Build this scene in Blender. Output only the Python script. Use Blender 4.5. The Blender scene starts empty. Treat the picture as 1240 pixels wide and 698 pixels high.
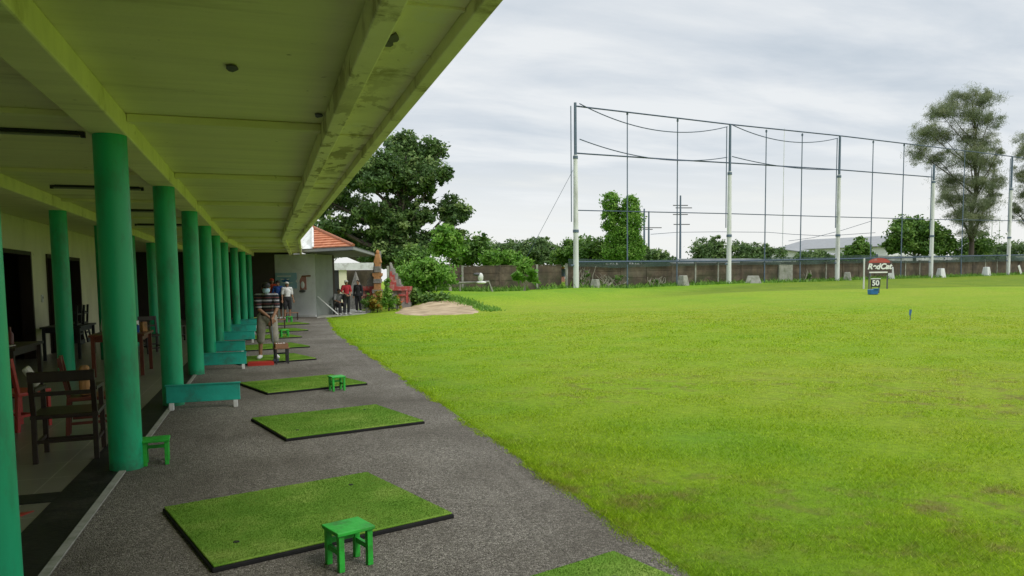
import bpy, bmesh, math, random
import numpy as np
from mathutils import Vector, Matrix
random.seed(7); rng = np.random.default_rng(7)
S = bpy.context.scene; C = S.collection
R = math.radians

# ---------------------------------------------------------------- survey of the place
# The camera station: a lens of 896 px focal length (on a 1240 px wide picture), 1.65 m above the path.
F = 896.0; PX, PY = 620.0, 407.0; ROLL = 0.012; H = 1.65; YAW = R(18.4174); PITCH = R(-4.3144)
fw = Vector((math.sin(YAW)*math.cos(PITCH), math.cos(YAW)*math.cos(PITCH), math.sin(PITCH)))
rt = Vector((math.cos(YAW), -math.sin(YAW), 0)); up = rt.cross(fw)
RT = rt*math.cos(ROLL) - up*math.sin(ROLL); UP = up*math.cos(ROLL) + rt*math.sin(ROLL)
EYE = Vector((0, 0, H))
def ray(x, y): return RT*((x-PX)/F) + UP*((PY-y)/F) + fw
def PP(x, y, d): return EYE + ray(x, y)*d                 # bearing + distance -> point
def AZ(x, y, z):                                          # bearing -> point at height z
    r = ray(x, y); return EYE + r*((z-H)/r.z)
def sm(a, b, v):
    t = np.clip((v-a)/(b-a), 0, 1); return t*t*(3-2*t)
def bend(y): return 0.05*max(0.0, y-24.5)
# bank of the raised mound: a line on the ground
BA = PP(585, 380, 36.5); BB = PP(790, 361, 49)
bdx, bdy = (BB.x-BA.x), (BB.y-BA.y); bl = math.hypot(bdx, bdy); bdx /= bl; bdy /= bl
def bank(x, y):
    left = -(x-BA.x)*bdy + (y-BA.y)*bdx
    return sm(0, 4.2, left) * sm(38.5, 43, y + .25*(x-8)) * sm(6.5, 10.5, x)
def terr(x, y):
    x = np.asarray(x, float); y = np.asarray(y, float)
    yc = np.clip(y, -50, 85); xc = np.clip(x, -20, 110)
    z = np.maximum(0, .016*(yc-8) + .006*(xc-2)) * sm(3, 14, xc)
    m = bank(x, y); dep = x*fw.x + y*fw.y; lat = x*RT.x + y*RT.y
    z = z*(1 - .62*np.exp(-((lat-3)/9.0)**2)*sm(20, 36, dep)*(1-sm(56, 66, dep)))
    z = np.maximum(z, z*(1-m) + (.86 + .10*np.sin(x*.45)*np.sin(y*.3+1))*m)
    right = sm(8, 16, lat) * (1-sm(80, 120, x))
    z = z + right*(.14*np.exp(-((dep-45-.06*lat)/4.0)**2) - .12*np.exp(-((dep-54-.06*lat)/4.0)**2))
    z = z + .03*np.sin(x*.31+1)*np.sin(y*.23)*sm(6, 20, x)
    return z
def T(x, y): return float(terr(x, y))
def G(px, py):                                            # bearing -> point on the terrain
    r = ray(px, py); t = 2.0
    while t < 260:
        p = EYE + r*t
        if p.z <= T(p.x, p.y): break
        t += .05
    p = EYE + r*t
    return Vector((p.x, p.y, T(p.x, p.y)))
def GD(px, d):                                            # bearing + distance -> point on the terrain
    p = PP(px, 340, d); return Vector((p.x, p.y, T(p.x, p.y)))

# ---------------------------------------------------------------- mesh builder
class MB:
    def __init__(s): s.v = []; s.f = []
    def add(s, vs, fs):
        o = len(s.v); s.v += [tuple(v) for v in vs]; s.f += [tuple(i+o for i in f) for f in fs]; return s
    def box(s, c, d, M=None, taper=1.0):
        hx, hy, hz = d[0]/2, d[1]/2, d[2]/2
        vs = [Vector((sx*hx*(taper if sz > 0 else 1), sy*hy*(taper if sz > 0 else 1), sz*hz)) for sz in (-1, 1) for sy in (-1, 1) for sx in (-1, 1)]
        if M is not None: vs = [M @ v for v in vs]
        vs = [v + Vector(c) for v in vs]
        return s.add(vs, [(0,2,3,1),(4,5,7,6),(0,1,5,4),(2,6,7,3),(0,4,6,2),(1,3,7,5)])
    def span(s, a, b):
        return s.box([(a[i]+b[i])/2 for i in range(3)], [abs(b[i]-a[i]) for i in range(3)])
    def tube(s, pts, rad, n=8, cap=True):
        pts = [Vector(p) for p in pts]; k = len(pts)
        if not hasattr(rad, '__len__'): rad = [rad]*k
        o = len(s.v); prev = None
        for i, p in enumerate(pts):
            t = (pts[min(i+1, k-1)]-pts[max(i-1, 0)]).normalized()
            if prev is None:
                a = Vector((0, 0, 1)) if abs(t.z) < .9 else Vector((1, 0, 0))
                u = t.cross(a).normalized()
            else:
                u = (prev - t*prev.dot(t)).normalized()
            prev = u; w = t.cross(u)
            for j in range(n):
                q = 2*math.pi*j/n; s.v.append(tuple(p + (u*math.cos(q)+w*math.sin(q))*rad[i]))
        for i in range(k-1):
            for j in range(n):
                j2 = (j+1) % n; s.f.append((o+i*n+j, o+i*n+j2, o+(i+1)*n+j2, o+(i+1)*n+j))
        if cap:
            s.f.append(tuple(o+j for j in range(n))[::-1]); s.f.append(tuple(o+(k-1)*n+j for j in range(n)))
        return s
    def beam(s, a, b, w, h):                               # rectangular bar from a to b
        a = Vector(a); b = Vector(b); t = (b-a).normalized()
        x = t.cross(Vector((0, 0, 1)))
        if x.length < 1e-3: x = Vector((1, 0, 0))
        x.normalize(); y = x.cross(t)
        vs = [p + x*(sx*w/2) + y*(sy*h/2) for p in (a, b) for sy in (-1, 1) for sx in (-1, 1)]
        return s.add(vs, [(0,2,3,1),(4,5,7,6),(0,1,5,4),(2,6,7,3),(0,4,6,2),(1,3,7,5)])
    def prism(s, poly, z0, z1):                            # polygon in plan, extruded up
        n = len(poly); vs = [(p[0], p[1], z0) for p in poly] + [(p[0], p[1], z1) for p in poly]
        fs = [tuple(range(n))[::-1], tuple(range(n, 2*n))] + [(i, (i+1) % n, n+(i+1) % n, n+i) for i in range(n)]
        return s.add(vs, fs)
    def ball(s, c, r, nu=10, nv=7, M=None):
        if not hasattr(r, '__len__'): r = (r, r, r)
        vs = []; 
        for i in range(nv+1):
            a = math.pi*i/nv
            for j in range(nu):
                q = 2*math.pi*j/nu
                v = Vector((r[0]*math.sin(a)*math.cos(q), r[1]*math.sin(a)*math.sin(q), r[2]*math.cos(a)))
                if M is not None: v = M @ v
                vs.append(v + Vector(c))
        fs = [(i*nu+j, (i+1)*nu+j, (i+1)*nu+(j+1) % nu, i*nu+(j+1) % nu) for i in range(nv) for j in range(nu)]
        return s.add(vs, fs)
    def build(s, name, mat=None, parent=None, smooth=False, bevel=0):
        me = bpy.data.meshes.new(name); me.from_pydata(s.v, [], s.f)
        bm = bmesh.new(); bm.from_mesh(me)
        if smooth: bmesh.ops.remove_doubles(bm, verts=bm.verts, dist=1e-5)
        bmesh.ops.recalc_face_normals(bm, faces=bm.faces); bm.to_mesh(me); bm.free()
        o = bpy.data.objects.new(name, me); C.objects.link(o)
        if mat: me.materials.append(mat)
        if parent: o.parent = parent
        if smooth:
            for p in me.polygons: p.use_smooth = True
            try: me.set_sharp_from_angle(angle=R(40))
            except Exception: pass
        if bevel:
            b = o.modifiers.new('bevel', 'BEVEL'); b.width = bevel; b.segments = 2; b.limit_method = 'ANGLE'
        return o
def tag(o, label, cat, group=None):
    o['label'] = label; o['category'] = cat
    if group: o['group'] = group
    return o
def thing(name, label, cat, loc=(0, 0, 0), rz=0, group=None):
    o = bpy.data.objects.new(name, None); C.objects.link(o); o.empty_display_size = .2
    o.location = loc; o.rotation_euler = (0, 0, rz); return tag(o, label, cat, group)
def struct(o): o['kind'] = 'structure'; return o
def dup(root, loc, rz, label, scale=1.0):
    def cp(o, par):
        c = o.copy(); C.objects.link(c)
        if par: c.parent = par
        for ch in [x for x in S.objects if x.parent == o]: cp(ch, c)
        return c
    r = cp(root, None); r.location = loc; r.rotation_euler = (0, 0, rz); r.scale = (scale,)*3; r['label'] = label; return r

# ---------------------------------------------------------------- materials
def newmat(name):
    m = bpy.data.materials.new(name); m.use_nodes = True
    nt = m.node_tree; b = nt.nodes['Principled BSDF']; return m, nt, b
def node(nt, kind, **kw):
    n = nt.nodes.new(kind)
    for k, v in kw.items():
        if k in n.inputs: n.inputs[k].default_value = v
        else: setattr(n, k, v)
    return n
def coords(nt, scale=(1, 1, 1), rnd=True):
    tc = node(nt, 'ShaderNodeTexCoord'); mp = node(nt, 'ShaderNodeMapping'); mp.inputs['Scale'].default_value = scale
    nt.links.new(tc.outputs['Object'], mp.inputs['Vector'])
    if rnd:
        oi = node(nt, 'ShaderNodeObjectInfo'); mu = node(nt, 'ShaderNodeMath', operation='MULTIPLY'); mu.inputs[1].default_value = 37.0
        nt.links.new(oi.outputs['Random'], mu.inputs[0]); nt.links.new(mu.outputs[0], mp.inputs['Location'])
    return mp.outputs['Vector']
def ramp(nt, fac, stops):
    r = node(nt, 'ShaderNodeValToRGB'); e = r.color_ramp.elements
    while len(e) < len(stops): e.new(.5)
    for i, (p, c) in enumerate(stops): e[i].position = p; e[i].color = (*c, 1)
    nt.links.new(fac, r.inputs[0]); return r.outputs[0]
def noise(nt, vec, scale, detail=4, rough=.55):
    n = node(nt, 'ShaderNodeTexNoise', Scale=scale, Detail=detail, Roughness=rough); nt.links.new(vec, n.inputs['Vector']); return n.outputs['Fac']
def mix(nt, fac, a, b, blend='MIX'):
    m = node(nt, 'ShaderNodeMix', data_type='RGBA', blend_type=blend)
    for sock, v in ((m.inputs[0], fac), (m.inputs[6], a), (m.inputs[7], b)):
        if isinstance(v, (int, float)): sock.default_value = v
        elif isinstance(v, tuple): sock.default_value = (*v, 1)
        else: nt.links.new(v, sock)
    return m.outputs[2]
def mth(nt, op, a, b=None, c=None):
    m = node(nt, 'ShaderNodeMath', operation=op)
    for i, v in enumerate((a, b, c)):
        if v is None: continue
        if isinstance(v, (int, float)): m.inputs[i].default_value = v
        else: nt.links.new(v, m.inputs[i])
    return m.outputs[0]
def bump(nt, b, h, strength, dist=.02):
    n = node(nt, 'ShaderNodeBump', Strength=strength, Distance=dist); nt.links.new(h, n.inputs['Height']); nt.links.new(n.outputs[0], b.inputs['Normal'])
def paint(name, c1, c2=None, c3=None, scale=4, rough=.6, bmp=.15, bscale=30, stretch=(1, 1, 1), lo=.35, hi=.65, spec=.5, metal=0, dirt=None, dscale=1.5):
    m, nt, b = newmat(name); v = coords(nt, stretch)
    c2 = c2 or tuple(x*.8 for x in c1)
    st = [(lo, c1), (hi, c2)] if not c3 else [(lo, c1), ((lo+hi)/2, c2), (hi, c3)]
    col = ramp(nt, noise(nt, v, scale, 6, .6), st)
    if dirt:
        d = ramp(nt, noise(nt, v, dscale, 8, .7), [(.5, (0, 0, 0)), (.72, (1, 1, 1))])
        col = mix(nt, d, col, dirt)
    nt.links.new(col, b.inputs['Base Color'])
    b.inputs['Roughness'].default_value = rough; b.inputs['Specular IOR Level'].default_value = spec; b.inputs['Metallic'].default_value = metal
    if bmp: bump(nt, b, noise(nt, v, bscale, 4), bmp)
    return m
M = {}
M['col'] = paint('green_column_paint', (.010, .47, .215), (.009, .40, .18), scale=3, rough=.42, bmp=.10, bscale=9, stretch=(1, 1, .4), dirt=(.03, .22, .11), dscale=3)
def grime(m, top, col):                                    # splash dirt and scuffs around the foot
    nt = m.node_tree; b = nt.nodes['Principled BSDF']; src = b.inputs['Base Color'].links[0].from_socket
    v = coords(nt, (1, 1, 1), False); sp = node(nt, 'ShaderNodeSeparateXYZ'); nt.links.new(v, sp.inputs[0])
    mr = node(nt, 'ShaderNodeMapRange'); nt.links.new(sp.outputs['Z'], mr.inputs[0]); mr.inputs[1].default_value = top; mr.inputs[2].default_value = 0.0
    k = mth(nt, 'ADD', mth(nt, 'MULTIPLY', mr.outputs[0], .5), mth(nt, 'MULTIPLY', noise(nt, v, 11, 7, .7), .8))
    f1 = ramp(nt, k, [(.70, (0, 0, 0)), (.95, (.6, .6, .6))])
    sc = ramp(nt, noise(nt, coords(nt, (9, 9, 2.2), False), 2.4, 5, .6), [(.70, (0, 0, 0)), (.74, (.55, .55, .55))])
    c1 = mix(nt, f1, src, col); c2 = mix(nt, sc, c1, tuple(x*1.3+.02 for x in col)); nt.links.new(c2, b.inputs['Base Color'])
grime(M['col'], .35, (.035, .085, .05))
M['teal'] = paint('teal_board_paint', (.018, .44, .33), (.014, .37, .28), scale=6, rough=.5, bmp=.1, dirt=(.04, .2, .15), dscale=4)
M['stool'] = paint('bright_green_paint', (.03, .46, .045), (.02, .36, .03), scale=9, rough=.5, bmp=.25, bscale=25, dirt=(.04, .19, .03), dscale=9)
M['rubber'] = paint('black_rubber', (.012, .012, .013), (.02, .02, .02), rough=.8, spec=.2)
M['darkwood'] = paint('dark_wood', (.022, .011, .008), (.035, .018, .011), scale=5, rough=.45, stretch=(1, 1, .15), bscale=20)
M['redwood'] = paint('red_brown_wood', (.16, .035, .018), (.10, .022, .012), scale=5, rough=.4, stretch=(1, 1, .2))
M['brownwood'] = paint('worn_brown_wood', (.30, .15, .075), (.20, .10, .05), scale=7, rough=.65)
M['redplast'] = paint('red_plastic', (.45, .03, .02), (.36, .025, .018), rough=.4, bmp=0)
M['white'] = paint('white_paint', (.75, .76, .74), (.62, .63, .6), rough=.6, dirt=(.4, .38, .33), dscale=2)
M['black'] = paint('black_metal', (.015, .016, .017), (.025, .025, .025), rough=.5)
M['steel'] = paint('dark_blue_grey_steel', (.11, .155, .22), (.085, .12, .175), rough=.55, bmp=.05)
M['cable'] = paint('dark_cable', (.055, .085, .135), (.045, .07, .115), rough=.7, bmp=0)
M['concpole'] = paint('pale_concrete', (.72, .73, .73), (.60, .61, .61), scale=2, rough=.8, stretch=(1, 1, .25), dirt=(.33, .33, .31), dscale=1.2)
M['conc'] = paint('weathered_concrete', (.36, .36, .32), (.26, .26, .22), scale=3, rough=.9, bscale=12, dirt=(.10, .12, .06), dscale=2.2)
M['greywall'] = paint('grey_render', (.74, .75, .76), (.68, .69, .70), scale=2, rough=.85, bmp=.1, dirt=(.58, .59, .58), dscale=1)
M['greywall_shaded'] = paint('shaded_green_grey_render', (.24, .265, .24), (.21, .23, .21), scale=2, rough=.85, bmp=.1)  # side wall render darkened in its colour for the shade under the canopy
M['metalroof'] = paint('grey_metal_sheet', (.27, .28, .285), (.22, .23, .235), scale=1, rough=.5, dirt=(.24, .23, .22), dscale=.6)
M['eave'] = paint('dark_eave_board', (.10, .10, .105), (.07, .07, .075), rough=.6)
M['rust'] = paint('rusty_terracotta', (.36, .14, .07), (.28, .10, .05), rough=.8)
M['stone'] = paint('grey_carved_stone', (.27, .25, .23), (.18, .17, .16), scale=8, rough=.9, bmp=.6, bscale=14, dirt=(.09, .10, .07), dscale=3)
M['redbrick'] = paint('red_painted_brick', (.42, .05, .045), (.33, .06, .05), scale=10, rough=.8, bmp=.4, bscale=18, dirt=(.5, .32, .28), dscale=5)
M['pinkpanel'] = paint('faded_pink_panel', (.46, .22, .19), (.36, .17, .14), scale=6, rough=.85, bmp=.3)
M['orange'] = paint('orange_carved_brick', (.46, .23, .085), (.36, .17, .07), scale=9, rough=.85, bmp=.6, bscale=14, dirt=(.16, .10, .05), dscale=5)
M['skin'] = paint('skin', (.33, .17, .10), (.29, .145, .085), scale=12, rough=.55, bmp=0)
M['hair'] = paint('black_hair', (.010, .009, .009), (.016, .014, .013), rough=.6)
M['navy'] = paint('black_cloth', (.015, .015, .018), (.025, .025, .028), rough=.9)
M['khaki'] = paint('grey_khaki_cloth', (.30, .28, .235), (.23, .215, .18), scale=14, rough=.95, bmp=.4, bscale=16)
M['whitecloth'] = paint('white_cloth', (.72, .72, .74), (.62, .62, .64), scale=10, rough=.95, bmp=.3, bscale=14)
M['redcloth'] = paint('red_cloth', (.42, .025, .04), (.32, .02, .03), scale=10, rough=.95, bmp=.3)
M['bluecloth'] = paint('blue_cloth', (.035, .11, .42), (.025, .08, .32), scale=10, rough=.95, bmp=.3)
M['greycloth'] = paint('grey_cloth', (.32, .32, .34), (.24, .24, .26), scale=10, rough=.95, bmp=.3)
M['orangecloth'] = paint('orange_red_cloth', (.55, .07, .025), (.45, .05, .02), rough=.9)
M['maskblue'] = paint('pale_blue_mask', (.48, .68, .82), (.42, .6, .74), rough=.9, bmp=.1)
M['shoe'] = paint('white_shoe', (.62, .62, .62), (.5, .5, .5), rough=.7)
M['bluepaint'] = paint('blue_paint', (.03, .17, .45), (.02, .13, .36), rough=.5)
M['signred'] = paint('red_sign_paint', (.45, .07, .06), (.36, .06, .05), rough=.5, dirt=(.5, .33, .3), dscale=2)
M['signbrown'] = paint('dark_brown_sign_paint', (.085, .058, .055), (.065, .045, .042), rough=.5)
M['signwhite'] = paint('white_lettering', (.80, .80, .80), (.74, .74, .74), rough=.5, bmp=0)
M['bark'] = paint('bark', (.085, .068, .05), (.055, .045, .035), scale=6, rough=.95, bmp=.8, bscale=10, stretch=(1, 1, .3))
M['palebark'] = paint('pale_bark', (.34, .32, .26), (.25, .235, .19), scale=6, rough=.95, bmp=.5, stretch=(1, 1, .3))
M['screen'] = paint('poster_blue', (.26, .47, .60), (.36, .55, .66), scale=2, rough=.5, bmp=0)
M['tubewhite'] = paint('tube_light_glass', (.30, .31, .27), (.26, .27, .23), rough=.3, bmp=0)
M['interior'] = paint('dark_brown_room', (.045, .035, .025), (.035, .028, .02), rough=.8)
M['paper'] = paint('paper', (.62, .58, .50), (.54, .5, .43), rough=.8)
M['pipe'] = paint('pale_pipe', (.27, .27, .22), (.20, .20, .16), scale=4, rough=.7)
M['shade_net'] = None
# ceiling paint with formwork lines, mould and stains
def ceil_mat(name, base, alt, mould, amt_lo, amt_hi, along, peel=False):
    m, nt, b = newmat(name); v = coords(nt, (1, 1, 1), False); vs = coords(nt, along, False)
    col = ramp(nt, noise(nt, v, .9, 6, .6), [(.3, base), (.7, alt)])
    streak = ramp(nt, noise(nt, vs, 1.6, 6, .65), [(.42, (0, 0, 0)), (.75, (1, 1, 1))])
    col = mix(nt, mth(nt, 'MULTIPLY', streak, .45), col, tuple(x*.62 for x in base))
    st = noise(nt, vs, .8, 9, .72)
    col = mix(nt, ramp(nt, st, [(amt_lo, (0, 0, 0)), (amt_hi, (1, 1, 1))]), col, mould)
    if peel:
        pv = coords(nt, (2.2, 1.1, 1), False)
        p1 = noise(nt, pv, 1.15, 9, .62); p2 = noise(nt, v, .45, 3, .5)
        k = mth(nt, 'MULTIPLY', ramp(nt, p1, [(.53, (0, 0, 0)), (.555, (1, 1, 1))]), ramp(nt, p2, [(.46, (0, 0, 0)), (.58, (.65, .65, .65))]))
        col = mix(nt, k, col, ramp(nt, noise(nt, v, 9, 6, .7), [(.35, (.12, .085, .03)), (.65, (.30, .24, .09))]))
        k2 = mth(nt, 'MULTIPLY', ramp(nt, noise(nt, pv, 2.1, 6, .6), [(.60, (0, 0, 0)), (.63, (1, 1, 1))]), .7)
        col = mix(nt, k2, col, (.86, .84, .62))
    sp = noise(nt, v, 7, 3, .5)
    col = mix(nt, ramp(nt, sp, [(.70, (0, 0, 0)), (.76, (.7, .7, .7))]), col, tuple(x*.5 for x in mould))
    nt.links.new(col, b.inputs['Base Color']); b.inputs['Roughness'].default_value = .8
    h = mth(nt, 'ADD', noise(nt, v, 18, 4), noise(nt, vs, 3, 4)); bump(nt, b, h, .25, .01)
    return m
M['ceil'] = ceil_mat('yellow_ceiling_paint', (.84, .83, .48), (.78, .77, .41), (.45, .43, .17), .58, .80, (.25, 2.2, 1))
M['soffit'] = ceil_mat('stained_eave_paint', (.90, .87, .58), (.82, .79, .48), (.26, .21, .07), .56, .70, (1.1, 1.5, 1), True)  # base paint lightened to carry the outside light reaching the eave
M['wallyellow'] = ceil_mat('pale_yellow_wall_paint', (.80, .77, .55), (.74, .71, .5), (.42, .4, .27), .62, .8, (1, 1, .4))
# striped shirt
def stripes():
    m, nt, b = newmat('striped_shirt'); tc = node(nt, 'ShaderNodeTexCoord'); sp = node(nt, 'ShaderNodeSeparateXYZ'); nt.links.new(tc.outputs['Object'], sp.inputs[0])
    w = mth(nt, 'FRACT', mth(nt, 'MULTIPLY', sp.outputs['Z'], 7.6))
    col = ramp(nt, w, [(.30, (.018, .018, .022)), (.34, (.36, .36, .39)), (.52, (.36, .36, .39)), (.56, (.018, .018, .022)), (.80, (.018, .018, .022)), (.84, (.16, .05, .05)), (.93, (.16, .05, .05)), (.97, (.018, .018, .022))])
    nt.links.new(col, b.inputs['Base Color']); b.inputs['Roughness'].default_value = .95
    return m
M['stripes'] = stripes()
# aggregate path
def gravel():
    m, nt, b = newmat('exposed_aggregate'); v = coords(nt, (1, 1, 1), False)
    vo = node(nt, 'ShaderNodeTexVoronoi', Scale=95.0); nt.links.new(v, vo.inputs['Vector'])
    sepc = node(nt, 'ShaderNodeSeparateColor'); nt.links.new(vo.outputs['Color'], sepc.inputs[0])
    col = ramp(nt, sepc.outputs[0], [(.0, (.07, .062, .05)), (.35, (.16, .146, .123)), (.7, (.225, .206, .174)), (.95, (.38, .35, .30))])
    big = noise(nt, v, .55, 6, .6)
    col = mix(nt, ramp(nt, big, [(.35, (.0, .0, .0)), (.66, (.75, .75, .75))]), col, (.075, .064, .048))
    ck = node(nt, 'ShaderNodeTexVoronoi', Scale=.42, feature='DISTANCE_TO_EDGE'); dn = node(nt, 'ShaderNodeVectorMath', operation='ADD'); nz = node(nt, 'ShaderNodeTexNoise', Scale=2.5, Detail=6.0); nt.links.new(v, nz.inputs['Vector']); nt.links.new(v, dn.inputs[0]); nt.links.new(nz.outputs['Color'], dn.inputs[1]); nt.links.new(dn.outputs[0], ck.inputs['Vector'])
    ckf = mth(nt, 'MULTIPLY', ramp(nt, ck.outputs['Distance'], [(.0, (.6, .6, .6)), (.006, (0, 0, 0))]), ramp(nt, noise(nt, v, .4, 3), [(.48, (0, 0, 0)), (.6, (1, 1, 1))])); col = mix(nt, ckf, col, (.035, .03, .025))
    st = coords(nt, (3.0, .35, 1), False)
    col = mix(nt, ramp(nt, noise(nt, st, 1.2, 6, .65), [(.55, (0, 0, 0)), (.8, (.45, .45, .45))]), col, (.33, .30, .26))
    nt.links.new(col, b.inputs['Base Color']); b.inputs['Roughness'].default_value = .85; b.inputs['Specular IOR Level'].default_value = .25
    bump(nt, b, mth(nt, 'ADD', mth(nt, 'MULTIPLY', vo.outputs['Distance'], -1.0), mth(nt, 'MULTIPLY', big, .6)), .8, .012)
    return m
M['gravel'] = gravel()
def tiles():
    m, nt, b = newmat('floor_tiles'); v = coords(nt, (1, 1, 1), False)
    br = node(nt, 'ShaderNodeTexBrick', Scale=1.0); br.offset = 0
    for k, x in (('Mortar Size', .006), ('Brick Width', .6), ('Row Height', .6)): br.inputs[k].default_value = x
    br.inputs['Color1'].default_value = (.21, .19, .15, 1); br.inputs['Color2'].default_value = (.19, .175, .14, 1); br.inputs['Mortar'].default_value = (.36, .33, .27, 1)
    nt.links.new(v, br.inputs['Vector'])
    col = mix(nt, ramp(nt, noise(nt, v, 1.5, 7, .65), [(.45, (0, 0, 0)), (.75, (.6, .6, .6))]), br.outputs['Color'], (.16, .145, .11))
    nt.links.new(col, b.inputs['Base Color']); b.inputs['Roughness'].default_value = .35
    return m
M['tiles'] = tiles()
M['blacktile'] = paint('black_floor_tile', (.010, .010, .010), (.016, .016, .015), rough=.5, spec=.25, dirt=(.05, .045, .04), dscale=3)
# lawn
def lawn(name, blades=False):
    m, nt, b = newmat(name); v = coords(nt, (1, 1, 1), False)
    g1, g2, g3 = (.150, .30, .014), (.215, .335, .012), (.265, .34, .026)
    big = noise(nt, v, .10, 7, .6); mid = noise(nt, v, .55, 7, .62)
    f = mth(nt, 'ADD', mth(nt, 'MULTIPLY', big, .6), mth(nt, 'MULTIPLY', mid, .5))
    sp = node(nt, 'ShaderNodeSeparateXYZ'); nt.links.new(v, sp.inputs[0])
    # the strip by the path is greener; the middle of the range is drier
    edge = node(nt, 'ShaderNodeMapRange', interpolation_type='SMOOTHSTEP'); nt.links.new(sp.outputs['X'], edge.inputs[0])
    for i, x in ((1, 2.0), (2, 9.0), (3, -.07), (4, .05)): edge.inputs[i].default_value = x
    f = mth(nt, 'ADD', f, edge.outputs[0])
    col = ramp(nt, f, [(.36, g1), (.52, g2), (.70, g3)])
    # rough grass towards the wall
    dep = mth(nt, 'ADD', mth(nt, 'MULTIPLY', sp.outputs['X'], fw.x), mth(nt, 'MULTIPLY', sp.outputs['Y'], fw.y))
    lat = mth(nt, 'ADD', mth(nt, 'MULTIPLY', sp.outputs['X'], RT.x), mth(nt, 'MULTIPLY', sp.outputs['Y'], RT.y))
    dd = mth(nt, 'SUBTRACT', dep, mth(nt, 'MULTIPLY', lat, .06))
    rg = node(nt, 'ShaderNodeMapRange', interpolation_type='SMOOTHSTEP'); nt.links.new(mth(nt, 'ADD', dd, mth(nt, 'MULTIPLY', mid, 3.0)), rg.inputs[0])
    rg.inputs[1].default_value = 46.5; rg.inputs[2].default_value = 49.5
    rl = node(nt, 'ShaderNodeMapRange', interpolation_type='SMOOTHSTEP'); nt.links.new(lat, rl.inputs[0]); rl.inputs[1].default_value = 6; rl.inputs[2].default_value = 16
    rgf = mth(nt, 'MULTIPLY', rg.outputs[0], rl.outputs[0])
    rcol = ramp(nt, mid, [(.35, (.11, .19, .008)), (.65, (.18, .25, .012))])
    col = mix(nt, rgf, col, rcol)
    if not blades:
        bk = node(nt, 'ShaderNodeAttribute', attribute_name='bank'); col = mix(nt, mth(nt, 'MULTIPLY', bk.outputs['Fac'], .85), col, ramp(nt, mid, [(.35, (.13, .285, .008)), (.65, (.20, .34, .012))]))
    # bare worn spots
    cl = noise(nt, v, .22, 3, .5); fine = noise(nt, v, 2.6, 7, .7)
    bare = mth(nt, 'MULTIPLY', ramp(nt, cl, [(.42, (0, 0, 0)), (.58, (1, 1, 1))]), ramp(nt, fine, [(.50, (0, 0, 0)), (.64, (1, 1, 1))]))
    nd = node(nt, 'ShaderNodeMapRange', interpolation_type='SMOOTHSTEP'); nt.links.new(dep, nd.inputs[0])
    nd.inputs[1].default_value = 16; nd.inputs[2].default_value = 9
    bare = mth(nt, 'MULTIPLY', bare, mth(nt, 'ADD', .15, mth(nt, 'MULTIPLY', nd.outputs[0], .55)))
    col = mix(nt, bare, col, (.20, .145, .06))
    if blades:
        at = node(nt, 'ShaderNodeAttribute', attribute_name='tint')
        col = mix(nt, 1.0, col, ramp(nt, at.outputs['Fac'], [(0, (.95, 1.02, 1.0)), (.5, (1.4, 1.36, 1.4)), (.85, (1.8, 1.65, 1.6)), (1, (2.5, 2.1, 5.0))]), 'MULTIPLY')
        tr = node(nt, 'ShaderNodeBsdfTranslucent'); nt.links.new(col, tr.inputs['Color'])
        ms = node(nt, 'ShaderNodeMixShader'); ms.inputs[0].default_value = .35
        out = nt.nodes['Material Output']; nt.links.new(b.outputs[0], ms.inputs[1]); nt.links.new(tr.outputs[0], ms.inputs[2]); nt.links.new(ms.outputs[0], out.inputs['Surface'])
    else:
        fn = noise(nt, v, 60, 6, .75)
        col = mix(nt, 1.0, col, ramp(nt, noise(nt, v, 9, 8, .8), [(.35, (.66, .70, .7)), (.5, (1, 1, 1)), (.66, (1.25, 1.2, 1.1))]), 'MULTIPLY')
        bump(nt, b, mth(nt, 'ADD', fn, mth(nt, 'MULTIPLY', noise(nt, v, 6, 8, .7), 2.0)), .7, .05)
    nt.links.new(col, b.inputs['Base Color']); b.inputs['Roughness'].default_value = .8; b.inputs['Specular IOR Level'].default_value = .15
    return m
M['lawn'] = lawn('lawn_soil'); M['blades'] = lawn('grass_blades', True)
M['sand'] = paint('bunker_sand', (.50, .39, .25), (.30, .215, .125), scale=1.7, rough=.95, bmp=.5, bscale=5, dirt=(.16, .13, .06), dscale=.9)
def turf():
    m, nt, b = newmat('artificial_turf'); v = coords(nt)
    col = ramp(nt, noise(nt, v, 2.2, 6, .6), [(.30, (.11, .25, .026)), (.5, (.175, .335, .042)), (.70, (.30, .42, .085))])
    f = noise(nt, v, 170, 3, .8)
    col = mix(nt, 1.0, col, ramp(nt, f, [(.3, (.45, .5, .45)), (.55, (1, 1, 1)), (.75, (1.35, 1.25, 1.2))]), 'MULTIPLY')
    wear = coords(nt, (1.2, 9, 1))
    col = mix(nt, ramp(nt, noise(nt, wear, 2.2, 5, .6), [(.68, (0, 0, 0)), (.78, (.55, .55, .55))]), col, (.05, .12, .02))
    nt.links.new(col, b.inputs['Base Color']); b.inputs['Roughness'].default_value = .9; b.inputs['Specular IOR Level'].default_value = .1
    bump(nt, b, f, .8, .008)
    return m
M['turf'] = turf()
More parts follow.
